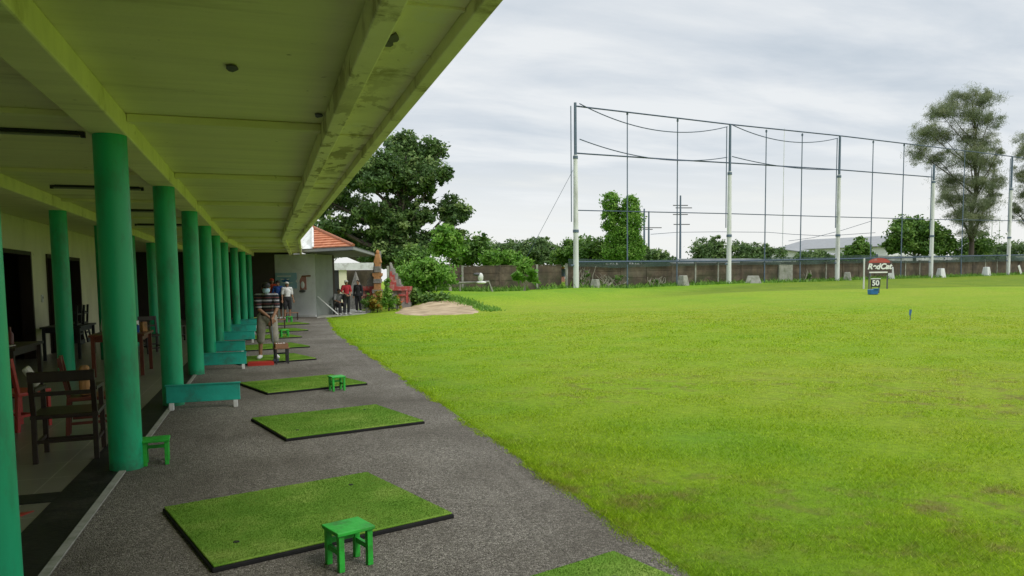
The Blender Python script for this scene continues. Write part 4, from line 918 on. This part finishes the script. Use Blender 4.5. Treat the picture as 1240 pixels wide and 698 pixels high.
# ---------------------------------------------------------------- perimeter wall, net and posts
def cam2w(xc, d): return Vector((xc*RT.x + d*fw.x/fw.xy.length*1.0, 0, 0))
def netpt(s):                                              # s in bays of about 17 m along the net line
    xs = [5.2, 20.0, 33.6, 48.2, 63.5, 79.5]; ds = [60, 68.3, 76.5, 85.2, 94.8, 105]
    i = max(0, min(4, int(math.floor(s)))); f = s-i
    xc = xs[i]+(xs[i+1]-xs[i])*f; dd_ = ds[i]+(ds[i+1]-ds[i])*f
    p = PP(620+xc/dd_*F, 340, dd_); return Vector((p.x, p.y, T(p.x, p.y)))
ld = (netpt(1)-netpt(0)); ld.z = 0; ld.normalize(); ln = Vector((-ld.y, ld.x, 0))
if ln.y < 0: ln = -ln
def s_at(px_):                                             # bay parameter seen on a bearing
    lo, hi = -.5, 5.5
    for _ in range(50):
        m_ = (lo+hi)/2; p = netpt(m_)-EYE; q = PX + F*p.dot(RT)/p.dot(fw)
        if q < px_: lo = m_
        else: hi = m_
    return lo
def wall_run(label, pts, hgt, spacing=3.0):
    base = Vector((pts[0].x, pts[0].y, 0)); t = thing('perimeter_wall', label, 'wall', base)
    pn = MB(); tot = 0
    for a, b_ in zip(pts[:-1], pts[1:]):
        n = max(1, round((b_-a).length/spacing))
        for i in range(n):
            p, q = a.lerp(b_, i/n), a.lerp(b_, (i+1)/n); zt = hgt + (T(p.x, p.y)+T(q.x, q.y))/2 + random.uniform(-.03, .03)
            dv = (q-p).normalized(); nrm = Vector((-dv.y, dv.x, 0)); zb = min(T(p.x, p.y), T(q.x, q.y)) - .3
            c = (p+q)/2 - base + nrm*.03; pn.box((c.x, c.y, (zb+zt)/2-.02), ((q-p).length-.1, .05, zt-zb-.04), Matrix.Rotation(math.atan2(dv.y, dv.x), 3, 'Z'))
            for k in range(4):
                z0 = zb + (zt-zb)*k/4; z1 = zb + (zt-zb)*(k+1)/4 - .025; off_ = random.uniform(-.012, .012)
                c = (p+q)/2 - base + nrm*off_; pn.box((c.x, c.y, (z0+z1)/2), ((q-p).length-.16, .09, z1-z0), Matrix.Rotation(math.atan2(dv.y, dv.x), 3, 'Z'))
            MB().box((p.x-base.x, p.y-base.y, (zb+zt+.06)/2), (.16, .17, zt+.06-zb), Matrix.Rotation(math.atan2(dv.y, dv.x), 3, 'Z')).build('pilaster', M['wall'] if (i*7) % 5 else M['conc'], t)
            c = (p+q)/2-base
            MB().box((c.x, c.y, zt+.012), ((q-p).length-.17, .15, .05), Matrix.Rotation(math.atan2(dv.y, dv.x), 3, 'Z')).build('coping', M['wall'], t)
    pn.build('panels', M['wall'], t)
w0 = netpt(0)+ln*1.4; left_pts = [GD(470, 57), GD(560, 58.5), GD(650, 60), Vector((w0.x-.4, w0.y, 0))]
for p in left_pts: p.z = 0
wall_run('stained brown concrete wall left of the first net pole, behind bushes', left_pts, 1.95)
wall_run('long stained brown panel wall running right behind the tall net poles', [Vector((p.x, p.y, 0)) for p in [netpt(s)+ln*1.4 for s in (0, 1, 2, 3, 4, 5.6)]], 1.95)
# shade netting over the wall
nb = MB(); ss = np.linspace(0, 5.6, 60); base = netpt(0)
vs = []
for s in ss:
    p = netpt(s)+ln*1.1; z = p.z+1.75; vs += [(p.x-base.x, p.y-base.y, z-base.z), (p.x-base.x+random.uniform(-.05, .05), p.y-base.y, z+.62+.18*min(1, max(0, s-1.2))*1.2+.05*math.sin(s*9)-base.z)]
nb.add(vs, [(2*i, 2*i+2, 2*i+3, 2*i+1) for i in range(len(ss)-1)])
t = thing('shade_net', 'strip of dark green netting stretched along the top of the wall', 'netting', base); nb.build('netting', M['shade_net'], t)
# tall poles
PG = 'tall poles carrying the range net'; tops = []
pdata = [(0, 124.5, 188, 'first tall net pole, leftmost and highest, pale below and dark above'), (1, 151, 208, 'second tall net pole from the left, pale concrete with dark upper tube'),
         (2, 165, 212, 'third tall net pole from the left, standing before the warehouse roof'), (3, 200, 219, 'fourth net pole, shorter one before the broad leafy tree'), (4, 190, 228, 'fifth net pole, rightmost, beside the feathery tree')]
def zof(p, py_):                                           # height above the pole foot seen at picture row
    px_ = PX + F*(p-EYE).dot(RT)/(p-EYE).dot(fw); r = ray(px_, py_); k = math.hypot(p.x, p.y)/math.hypot(r.x, r.y); return H + r.z*k - p.z
for s, ytop, ymid, lb in pdata:
    p = netpt(s); h = zof(p, ytop); hm = zof(p, ymid); t = thing('net_pole', lb, 'net pole', p, 0, PG); tops.append((p, h))
    MB().tube([(0, 0, -.3), (0, 0, hm)], [.235, .165], 14).build('concrete_shaft', M['concpole'], t, smooth=True)
    MB().tube([(0, 0, hm-.6), (0, 0, h)], [.125, .11], 10).build('steel_mast', M['steel'], t, smooth=True)
    o_ = -ld*.42; MB().tube([o_+Vector((0, 0, hm*.5)), o_+Vector((0, 0, h-.3))], .045, 8).build('side_tube', M['steel'], t)
    for zz in (hm*.42, hm-.3): MB().tube([(0, 0, zz), (0, 0, zz+.22)], (.245 if zz < hm*.6 else .205), 14).build('collar', M['steel'], t)
    MB().tube([o_*1.1+Vector((0, 0, 1.82)), Vector((0, 0, 1.82))-o_*.6], .07, 8).build('clamp', M['steel'], t)
# thin steel posts
TG = 'thin dark steel posts holding the net'
topz = lambda s: (lambda i, f: (tops[i][0].z+tops[i][1])*(1-f)+f*(tops[i+1][0].z+tops[i+1][1]))(min(1, int(s)), s-min(1, int(s)))
names = ['passing in front of the vine covered tower', 'left of the second tall pole', 'just right of the second tall pole', 'left of the third tall pole', 'just right of the third tall pole', 'in front of the broad leafy tree', 'lost in the feathery tree foliage']
def ztop(s): return topz(s)
for px_, nm in zip((761, 821, 927, 970, 1055, 1092, 1165), names):
    s = s_at(px_); p = netpt(s)+ln*.15; z = ztop(s) - .1; t = thing('net_post', 'thin dark steel post '+nm, 'net post', (p.x, p.y, p.z), 0, TG)
    MB().tube([(0, 0, -.3), (0, 0, z-p.z)], [.06, .045], 8).build('steel_tube', M['steel'], t)
    MB().tube([(0, 0, z-p.z-.25), (0, 0, z-p.z-.05)], .09, 8).build('cable_clamp', M['steel'], t)
# cables
def cable(label, pts, r=.05):
    base = Vector(pts[0]); t = thing('net_cable', label, 'cable', base, 0, 'cables of the range net'); MB().tube([Vector(p)-base for p in pts], r, 6).build('wire', M['cable'], t); return t
def lvl(z_of_s, s0, s1, n=40, off_=.0):
    out = []
    for s in np.linspace(s0, s1, n):
        p = netpt(s); out.append(Vector((p.x, p.y, z_of_s(s)))+ln*off_)
    return out
def interp(xs, ys): return lambda s: float(np.interp(s, xs, ys))
def zline(rows):
    ss_, zz_ = [], []
    for px_, py_ in rows:
        s = s_at(px_); p = netpt(s); ss_.append(s); zz_.append(p.z+zof(p, py_))
    return interp(ss_, zz_)
ztop_f = zline([(701, 129), (821, 143.5), (882, 151), (1014, 165), (1120, 178), (1218, 190), (1240, 193)])
cable('topmost straight cable along the head of the tall poles', lvl(ztop_f, 0, 4.2), .06)
cable('straight cable a third of the way down the net', lvl(zline([(702, 186), (821, 194), (1014, 206), (1127, 215)]), 0, 3), .06)
cable('straight cable at mid height of the net', lvl(zline([(702, 255), (882, 259), (1014, 263), (1127, 266), (1240, 268)]), 0, 4.2), .045)
cable('thick dark cable just above the wall top', lvl(zline([(702, 317.5), (882, 316.5), (1014, 314), (1240, 309)]), 0, 4.4), .085)
def sag(a, b_, px_mid, py_mid):
    return lvl(lambda s: a[1] + (b_[1]-a[1])*(s-a[0])/(b_[0]-a[0]) - 4*dz*((s-a[0])/(b_[0]-a[0]))*(1-(s-a[0])/(b_[0]-a[0])), a[0], b_[0], 24, -.1)
def sagging(label, p0, p1, pm):
    global dz
    sa, sb, sm_ = s_at(p0[0]), s_at(p1[0]), s_at(pm[0]); za = netpt(sa).z+zof(netpt(sa), p0[1]); zb = netpt(sb).z+zof(netpt(sb), p1[1]); zm = netpt(sm_).z+zof(netpt(sm_), pm[1])
    f = (sm_-sa)/(sb-sa); dz = (za+(zb-za)*f-zm)/(4*f*(1-f)); cable(label, sag((sa, za), (sb, zb), 0, 0), .04)
sagging('upper slack cable drooping between first and second tall poles', (702, 126), (878, 154), (815, 160.5))
sagging('lower slack cable drooping between first and second tall poles', (702, 169), (878, 191), (800, 193.5))
sagging('upper slack cable drooping between second and third tall poles', (884, 152), (1010, 168), (950, 172))
sagging('lower slack cable drooping between second and third tall poles', (884, 190), (1010, 206), (960, 204))
g0, g1 = PP(694, 206, 60), GD(617, 62)
t = thing('guy_wire', 'thin slanting guy wire left of the first tall net pole', 'wire', g0); MB().tube([(0, 0, 0), g1-g0], .016, 5).build('wire', M['cable'], t)
# concrete footings and stones along the wall
stn = [(672, 'unused')]
def stone(px_, d_, w, h, label, mat='conc', tap=.7):
    p = GD(px_, d_); t = thing('concrete_block', label, 'block', p, random.uniform(0, 1), 'pale blocks at the foot of the wall')
    o = MB().box((0, 0, h/2-.05), (w, w*.8, h), None, tap).build('block', M[mat], t, bevel=.05); return t
for px_, w, h, lb in [(721, .9, .75, 'pale block left of the first thin post at the wall foot'), (827, 1.0, .95, 'upright pale block under the second thin post'), (912, 1.9, .75, 'wide pale concrete footing right of the second tall pole'), (1026, 1.0, .9, 'pale block just right of the third tall pole'), (1078, .9, 1.35, 'tall whitish stone right of the number board'), (1139, .95, 1.1, 'pale stone right of the fourth net pole'), (1194, 1.0, 1.15, 'pale upright stone left of the fifth net pole')]:
    s = s_at(px_); p = netpt(s) - ln*.1; d_ = (p-EYE).dot(fw); stone(px_, d_, w, h, lb, 'concpole' if px_ in (1078, 1194, 1139) else 'conc', .65)
p = netpt(s_at(1235)); t = thing('leaning_board', 'small white board leaning at the far right wall foot', 'board', p)
MB().box((0, 0, .6), (.35, .05, 1.3), Matrix.Rotation(R(-25), 3, 'Y')).build('sheet', M['white'], t); MB().beam((-.2, .1, 0), (-.05, .1, .9), .05, .05).build('prop', M['brownwood'], t)
pq = netpt(s_at(963))+ln*1.22; t = thing('concrete_slab', 'lighter patched concrete panel set into the wall right of the wide footing', 'wall panel', pq)
MB().box((0, 0, .85), (2.0, .12, 1.95), Matrix.Rotation(math.atan2(ld.y, ld.x), 3, 'Z')).build('panel', M['conc'], t); MB().box((-.9*ld.x, -.9*ld.y, .9), (.16, .2, 2.1), Matrix.Rotation(math.atan2(ld.y, ld.x), 3, 'Z')).build('edge_pilaster', M['conc'], t)
# pipe rail and old frame before the left wall
p0, p1, p2 = PP(522, 345, 56.3), PP(592, 341.5, 56.5), PP(597, 356, 56.5)
t = thing('pipe_rail', 'pale bent pipe rail running before the left wall', 'pipe', p0)
MB().tube([(0, 0, 0), (p1-p0)*.5+Vector((0, 0, .02)), p1-p0, (p2-p0)], .09, 8).build('pipe', M['pipe'], t)
for f in (.08, .5): q_ = (p1-p0)*f; MB().tube([q_, q_-Vector((0, 0, 1.0))], .06, 6).build('support', M['pipe'], t)
pb = PP(582, 336, 56.2); t = thing('white_jug', 'white and dark jug hung on the bent pipe rail', 'jug', pb)
MB().ball((0, 0, .0), (.22, .2, .34)).ball((.05, 0, -.4), (.4, .2, .12)).build('jug_body', M['white'], t, smooth=True); MB().ball((-.28, .02, .22), (.3, .18, .13)).build('jug_handle', M['eave'], t, smooth=True)
def creeper(px_, w_, h_, label, off_=.5, leafy=500):
    p = netpt(s_at(px_)) - ln*0 + ln*off_; t = thing('dry_creeper', label, 'creeper', p, 0, 'dry creepers along the wall'); m_ = MB()
    for i in range(14):
        a = ld*random.uniform(-w_, w_)*.5; q_ = [a]
        for k in range(5): q_.append(q_[-1] + ld*random.uniform(-.35, .35)*w_*.4 + Vector((0, 0, h_*.24*random.uniform(.3, 1.2))) + ln*random.uniform(-.05, .08))
        m_.tube(q_, [.05, .04, .035, .03, .02, .012], 5)
    m_.build('stems', M['palebark'], t)
    bl_ = [(p.x+ld.x*x_*w_, p.y+ld.y*x_*w_, p.z+z_*h_, w_*.25, .25, h_*.28) for x_, z_ in ((-.3, .3), (.1, .6), (.35, .25))]
    V, ti = leaf_cloud(bl_, leafy, .16, .5, .2); quads('leaves', V, ti, M['leaf_mid'], t, p)
creeper(712, 1.6, 1.5, 'dry pale creeper on the wall just right of the first tall pole')
creeper(747, 2.6, 1.3, 'wide dry creeper tangle on the wall below the vine tower')
creeper(800, 1.4, .8, 'low dry creeper left of the second thin post foot', leafy=250)
creeper(985, 1.3, 1.1, 'small creeper on the wall left of the third tall pole', leafy=400)
# ---------------------------------------------------------------- range furniture
sg = G(1060, 355.5)
def rel(px_, py_, base, d_): return PP(px_, py_, d_) - base
# round topped sign
sd_ = (sg-EYE).dot(fw)+4.0; sb = GD(1064, sd_); yaw_s = math.atan2(RT.y, RT.x)
sign = thing('range_sign', 'dome topped dark sign with white script and a red top', 'sign', sb, yaw_s)
u_ = sd_/F
zc = rel(1064, 322, sb, sd_).z
def disc(rx_, rz_, a0, a1, y0, y1, zc_, n=24, close=True):
    pts = [(rx_*math.cos(a), rz_*math.sin(a)) for a in np.linspace(a0, a1, n)]; k = len(pts)
    vs = [(x_, y0, zc_+z_) for x_, z_ in pts] + [(x_, y1, zc_+z_) for x_, z_ in pts]
    return MB().add(vs, [tuple(range(k)), tuple(range(k, 2*k))[::-1]] + [(i, (i+1) % k, k+(i+1) % k, k+i) for i in range(k)])
MB().box((0, 0, zc-1.5*u_), (31*u_, .06, 15*u_)).build('panel', M['signbrown'], sign)
disc(13.0*u_, 5.5*u_, .0, math.pi, -.04, .02, zc+3.6*u_).build('red_dome', M['signred'], sign)
disc(15.5*u_, 8.6*u_, .1, math.pi-.1, -.02, .03, zc+1*u_).build('dome_back', M['signbrown'], sign)
for sx in (-1, 1): MB().box((sx*11*u_, .06, (zc-6*u_)/2-.1), (.07, .05, zc-4*u_+.2)).build('post', M['eave'], sign)
def text(body, size, parent, loc, mat, name, shear=0, bold=0):
    cu = bpy.data.curves.new(name, 'FONT'); cu.body = body; cu.size = size; cu.align_x = 'CENTER'; cu.align_y = 'CENTER'; cu.extrude = .008; cu.shear = shear; cu.offset = bold
    to = bpy.data.objects.new('tmp', cu); C.objects.link(to); dg = bpy.context.evaluated_depsgraph_get()
    me_ = bpy.data.meshes.new_from_object(to.evaluated_get(dg)); bpy.data.objects.remove(to); me_.materials.clear(); me_.materials.append(mat)
    o_ = bpy.data.objects.new(name, me_); C.objects.link(o_); o_.parent = parent; o_.location = loc; o_.rotation_euler = (R(90), 0, 0); return o_
text('RedCat', 9.4*u_, sign, (0, -.055, zc-1.2*u_), M['signwhite'], 'lettering', .25, .02)
MB().box((-1*u_, -.04, zc-8*u_), (22*u_, .03, 1.6*u_)).build('white_underline', M['signwhite'], sign)
# 50 board
bd = (sg-EYE).dot(fw); nb_ = thing('distance_board', 'black distance board with a white number 50', 'sign', sg, yaw_s); ub = bd/F
MB().box((0, 0, 12.5*ub), (11*ub, .05, 9.5*ub)).build('panel', M['black'], nb_)
MB().box((0, 0, 17.6*ub), (11.5*ub, .08, 1.2*ub)).build('top_trim', M['concpole'], nb_)
text('50', 8.8*ub, nb_, (-.3*ub, -.035, 12.2*ub), M['signwhite'], 'lettering', 0, .012)
for sx in (-1, 1): MB().box((sx*4.8*ub, .055, 8*ub), (.05, .05, 17*ub)).build('post', M['eave'], nb_)
bp = G(1057, 357); bx = thing('blue_bin', 'blue bin lying at the foot of the 50 board', 'bin', bp, yaw_s)
MB().box((0, 0, 3.1*ub), (9*ub, .35, 6*ub), None, 1.12).build('bin_body', M['bluepaint'], bx, bevel=.03); MB().box((2.5*ub, -.1, 6.6*ub), (5*ub, .3, .9*ub)).build('bin_lid', M['bluepaint'], bx)
wp = GD(1046, sd_+2); t = thing('white_post', 'slim white post left of the dome topped sign', 'post', wp); MB().tube([(0, 0, -.1), (0, 0, zof(wp, 313))], .05, 8).build('post_tube', M['concpole'], t)
fp = G(1102, 388); t = thing('marker_flag', 'tiny dark blue marker flag standing alone on the lawn', 'marker flag', fp, yaw_s)
fu = (fp-EYE).dot(fw)/F; MB().tube([(0, 0, -.05), (.6*fu, 0, 13.5*fu)], .012, 8).build('stick', M['steel'], t)
MB().add([(-1.2*fu, -.01, 6*fu), (1.2*fu, .02, 5*fu), (1.6*fu, -.02, 12.5*fu), (-.6*fu, .02, 12.8*fu), (-1.2*fu, .0, 6*fu), (1.2*fu, .03, 5*fu), (1.6*fu, -.01, 12.5*fu), (-.6*fu, .03, 12.8*fu)], [(0, 1, 2, 3), (7, 6, 5, 4), (0, 4, 5, 1), (1, 5, 6, 2), (2, 6, 7, 3), (3, 7, 4, 0)]).build('cloth', M['bluepaint'], t)

# ---------------------------------------------------------------- sand
pp = [(478, 379), (486, 374), (500, 371), (515, 367.5), (530, 364.5), (548, 364.5), (560, 366.5), (572, 371), (580, 377), (572, 380.5), (545, 381.5), (515, 382.5), (490, 382)]
poly = [G(*q_) for q_ in pp]; cx = sum(p.x for p in poly)/len(poly); cy = sum(p.y for p in poly)/len(poly)
K = 14; vs = []
fine = []
for i in range(len(poly)):
    a, b_ = poly[i], poly[(i+1) % len(poly)]
    for k in range(4): q_ = a.lerp(b_, k/4); fine.append((q_.x+random.uniform(-.12, .12), q_.y+random.uniform(-.2, .2)))
n = len(fine); vs = [(cx, cy, T(cx, cy)+.04)]
for k in range(1, K+1):
    for (x_, y_) in fine: xx = cx+(x_-cx)*k/K; yy = cy+(y_-cy)*k/K; vs.append((xx, yy, T(xx, yy)+(.045 if k < K else .0)))
fs = [(0, 1+i, 1+(i+1) % n) for i in range(n)]
for k in range(K-1):
    for i in range(n): fs.append((1+k*n+i, 1+(k+1)*n+i, 1+(k+1)*n+(i+1) % n, 1+k*n+(i+1) % n))
struct(MB().add(vs, fs).build('sand_bunker', M['sand'], smooth=True))
# rough grass: tufts on the bank, by the bunker lip and along the wall foot
pts = []; hs = []
lip = [G(px_, 364.0 + 13.5*((px_-528)/66)**1.4) for px_ in np.linspace(528, 594, 24)]
for i in range(2600):
    k = random.random()*22.99; a_ = lip[int(k)].lerp(lip[int(k)+1], k-int(k)); x_ = a_.x+random.gauss(.25, .22); y_ = a_.y+random.gauss(.45, .5); pts.append((x_, y_, T(x_, y_)-.02)); hs.append(random.uniform(.05, .20))
keepers = []
for s in np.linspace(-.0, 5.4, 9000):
    p = netpt(s) + ln*random.uniform(-.6, 1.3) + ld*random.uniform(-.4, .4); pts.append((p.x, p.y, T(p.x, p.y))); hs.append(random.uniform(.12, .5)*random.random()**.5)
for i in range(3500):
    k = random.random(); p = left_pts[0].lerp(left_pts[2], k) if k < .9 else left_pts[2].lerp(left_pts[3], random.random()); x_ = p.x+random.uniform(-.3, .3); y_ = p.y-random.uniform(.1, 1.6); pts.append((x_, y_, T(x_, y_))); hs.append(random.uniform(.1, .55)*random.random()**.5)
P = np.array(pts); o = blade_mesh('rough_grass', P, np.array(hs), np.full(len(P), .07), M['leaf_bright'], .4); o['kind'] = 'stuff'

# ---------------------------------------------------------------- buildings and poles beyond the wall
def gable(name, label, pA, pB, dA, dB, eave_py, ridge_py, depth, wallm, roofm):
    a = PP(pA, 330, dA); b_ = PP(pB, 330, dB); a.z = b_.z = 0; t = thing(name, label, 'building', a); b_ = b_-a; dv = b_.normalized(); nv = Vector((-dv.y, dv.x, 0)); nv = nv if nv.y > 0 else -nv
    ze = PP(pA, eave_py, dA).z; zr = PP(pA, ridge_py, dA).z
    m_ = MB(); m_.prism([(0, 0), (b_.x, b_.y), ((b_+nv*depth).x, (b_+nv*depth).y), ((nv*depth).x, (nv*depth).y)], -1, ze); m_.build('walls', M[wallm], t)
    r0_, r1_ = nv*depth*.5+Vector((0, 0, zr)), b_+nv*depth*.5+Vector((0, 0, zr)); o_ = -nv*.6-dv*.6; o1 = -nv*.6+dv*.6
    m_ = MB(); E_ = Vector((0, 0, ze-.1))
    m_.add([o_+E_, b_+o1+E_, r1_+dv*.6, r0_-dv*.6, nv*(depth+.6)-dv*.6+E_, b_+nv*(depth+.6)+dv*.6+E_], [(0, 1, 2, 3), (4, 5, 2, 3)])
    ro = m_.build('roof', M[roofm], t); sl = ro.modifiers.new('t', 'SOLIDIFY'); sl.thickness = .18
    m_ = MB(); m_.add([(0, 0, ze), nv*depth+Vector((0, 0, ze)), r0_-Vector((0, 0, .1))], [(0, 1, 2)]); m_.add([b_+Vector((0, 0, ze)), b_+nv*depth+Vector((0, 0, ze)), r1_-Vector((0, 0, .1))], [(0, 1, 2)]); m_.build('gable_wall', M[wallm], t)
    n_ = 5; q_ = MB()
    for i in range(n_):
        c = b_*((i+.5)/n_); q_ = MB(); q_.box((c.x, c.y, ze*.72), (1.6, .1, .9), Matrix.Rotation(math.atan2(dv.y, dv.x), 3, 'Z')); q_.build('window', M['steel'], t)
    return t
gable('warehouse', 'long grey roofed warehouse beyond the wall, right of the second net pole', 935, 1073, 168, 150, 303, 288, 34, 'greywall', 'metalroof')
gable('warehouse', 'small grey gabled shed in front of the long warehouse', 996, 1026, 132, 140, 308, 298, 18, 'greywall', 'metalroof')
gable('warehouse', 'low grey roofed building far right beyond the feathery tree', 1196, 1250, 150, 150, 305, 297, 12, 'greywall', 'metalroof')
gable('house', 'white walled house with an orange tiled roof beyond the left wall', 632, 660, 96, 96, 318, 309, 8, 'white', 'metalroof')
gable('house', 'pale house with rusty roof just left of the first net pole', 655, 684, 88, 88, 321, 311, 7, 'pinkpanel', 'white')
gable('shed', 'low grey tin roofed shed just over the wall before the second net pole', 818, 934, 78, 82, 318.5, 312.5, 6, 'eave', 'metalroof')
def upole(px_, ytop, d_, label, arms):
    p = GD(px_, d_); t = thing('utility_pole', label, 'utility pole', p); h = zof(p, ytop)
    MB().tube([(0, 0, -.3), (0, 0, h)], [.19, .12] if arms else [.10, .05], 8).build('pole_shaft', M['concpole'] if not arms else M['steel'], t)
    for py_, w_, sh in arms:
        z = zof(p, py_); MB().beam(RT*(-w_+sh)+Vector((0, 0, z-RT.z*(-w_+sh)*0)), RT*(w_+sh)+Vector((0, 0, z)), .12, .12).build('crossarm', M['eave'], t)
    return t
upole(780, 253, 112, 'left one of two thin utility poles right of the vine tower', [(276, .9, .0)])
upole(785.5, 256, 116, 'right one of two thin utility poles right of the vine tower', [(276, 1.4, .6), (278, .8, -.2)])
upole(823.5, 237, 110, 'tall utility pole with three crossarms beside a thin net post', [(249, 1.1, 0), (252, 1.2, .5), (260, 1.1, 0), (272, 1.2, .2)])
upole(947, 156, 150, 'very tall faint mast far behind the net', [])
upole(1199, 258, 130, 'short far utility pole just left of the fifth net pole', [])
upole(1208, 262, 130, 'short far utility pole just right of the fifth net pole', [])
w_pts = [PP(x_, y_, 112) for x_, y_ in ((788, 284), (820, 281.5), (870, 281), (930, 281.5), (960, 284), (1000, 286), (1060, 282))]
t = thing('power_line', 'thin power line running right from the utility poles', 'wire', w_pts[0]); MB().tube([p-w_pts[0] for p in w_pts], .035, 5).build('wire', M['cable'], t)
w_pts = [PP(x_, y_, 118) for x_, y_ in ((955, 292), (985, 288), (1020, 279), (1055, 268))]
t = thing('power_line', 'second power line rising to the right above the warehouse', 'wire', w_pts[0]); MB().tube([p-w_pts[0] for p in w_pts], .035, 5).build('wire', M['cable'], t)

# ---------------------------------------------------------------- sky, sun, camera
SUN_EL, SUN_AZ = R(46), R(142)                             # azimuth from +Y towards +X
w = bpy.data.worlds.new('World'); S.world = w; w.use_nodes = True; nt = w.node_tree; nt.nodes.clear()
out = node(nt, 'ShaderNodeOutputWorld'); sky = node(nt, 'ShaderNodeTexSky'); sky.sky_type = 'NISHITA'; sky.sun_disc = False; sky.sun_elevation = SUN_EL; sky.sun_rotation = SUN_AZ
bg = node(nt, 'ShaderNodeBackground', Strength=.10); nt.links.new(sky.outputs[0], bg.inputs['Color'])
tc = node(nt, 'ShaderNodeTexCoord'); sp = node(nt, 'ShaderNodeSeparateXYZ'); nt.links.new(tc.outputs['Generated'], sp.inputs[0])
zz = mth(nt, 'MAXIMUM', sp.outputs['Z'], 0.0); den = mth(nt, 'ADD', zz, .10)
cb = node(nt, 'ShaderNodeCombineXYZ'); nt.links.new(mth(nt, 'DIVIDE', sp.outputs['X'], den), cb.inputs[0]); nt.links.new(mth(nt, 'DIVIDE', sp.outputs['Y'], den), cb.inputs[1])
mp = node(nt, 'ShaderNodeMapping'); mp.inputs['Rotation'].default_value = (0, 0, R(-38)); mp.inputs['Scale'].default_value = (.55, 1.25, 1); nt.links.new(cb.outputs[0], mp.inputs['Vector'])
n1 = node(nt, 'ShaderNodeTexNoise', Scale=1.7, Detail=10.0, Roughness=.56, Distortion=.25); nt.links.new(mp.outputs[0], n1.inputs['Vector'])
n2 = node(nt, 'ShaderNodeTexNoise', Scale=.35, Detail=4.0, Roughness=.5); nt.links.new(mp.outputs[0], n2.inputs['Vector'])
cf = mth(nt, 'ADD', mth(nt, 'MULTIPLY', n1.outputs['Fac'], .6), mth(nt, 'MULTIPLY', n2.outputs['Fac'], .5))
ccol = ramp(nt, cf, [(.40, (.52, .59, .66)), (.50, (.655, .705, .755)), (.62, (.82, .845, .86))])
hz = node(nt, 'ShaderNodeMapRange', interpolation_type='SMOOTHSTEP'); nt.links.new(mth(nt, 'ADD', zz, mth(nt, 'MULTIPLY', mth(nt, 'SUBTRACT', cf, .52), .35)), hz.inputs[0])
for i, x_ in ((1, .17), (2, .05), (3, 0), (4, .9)): hz.inputs[i].default_value = x_
ccol = mix(nt, hz.outputs[0], ccol, (.88, .885, .865))
zen = node(nt, 'ShaderNodeMapRange', interpolation_type='SMOOTHSTEP'); nt.links.new(zz, zen.inputs[0])
for i, x_ in ((1, .36), (2, .95), (3, 1.0), (4, 2.1)): zen.inputs[i].default_value = x_
bg2 = node(nt, 'ShaderNodeBackground'); nt.links.new(ccol, bg2.inputs['Color']); nt.links.new(mth(nt, 'MULTIPLY', zen.outputs[0], 1.0), bg2.inputs['Strength'])
ms = node(nt, 'ShaderNodeMixShader'); ms.inputs[0].default_value = .92
nt.links.new(bg.outputs[0], ms.inputs[1]); nt.links.new(bg2.outputs[0], ms.inputs[2]); nt.links.new(ms.outputs[0], out.inputs['Surface'])
sl = bpy.data.lights.new('sun', 'SUN'); sl.energy = 1.5; sl.angle = R(22); sl.color = (1, .96, .88); so = bpy.data.objects.new('sun', sl); C.objects.link(so)
sdv = Vector((math.sin(SUN_AZ)*math.cos(SUN_EL), math.cos(SUN_AZ)*math.cos(SUN_EL), math.sin(SUN_EL))); so.rotation_euler = sdv.to_track_quat('Z', 'Y').to_euler(); so.location = (30, -30, 60)

cam = bpy.data.cameras.new('camera'); co = bpy.data.objects.new('camera', cam); C.objects.link(co)
cam.sensor_fit = 'HORIZONTAL'; cam.sensor_width = 36; cam.lens = 36*F/1240; cam.shift_y = (PY-349)/1240; cam.clip_end = 4000; cam.clip_start = .05
co.matrix_world = Matrix((( RT.x, UP.x, -fw.x, EYE.x), (RT.y, UP.y, -fw.y, EYE.y), (RT.z, UP.z, -fw.z, EYE.z), (0, 0, 0, 1)))
S.camera = co
S.render.engine = 'CYCLES'; S.cycles.max_bounces = 8; S.cycles.diffuse_bounces = 5; S.cycles.transparent_max_bounces = 12
S.render.resolution_x = 1024; S.render.resolution_y = 576
S.view_settings.view_transform = 'Standard'; S.view_settings.look = 'None'; S.view_settings.exposure = .1; S.view_settings.gamma = 1
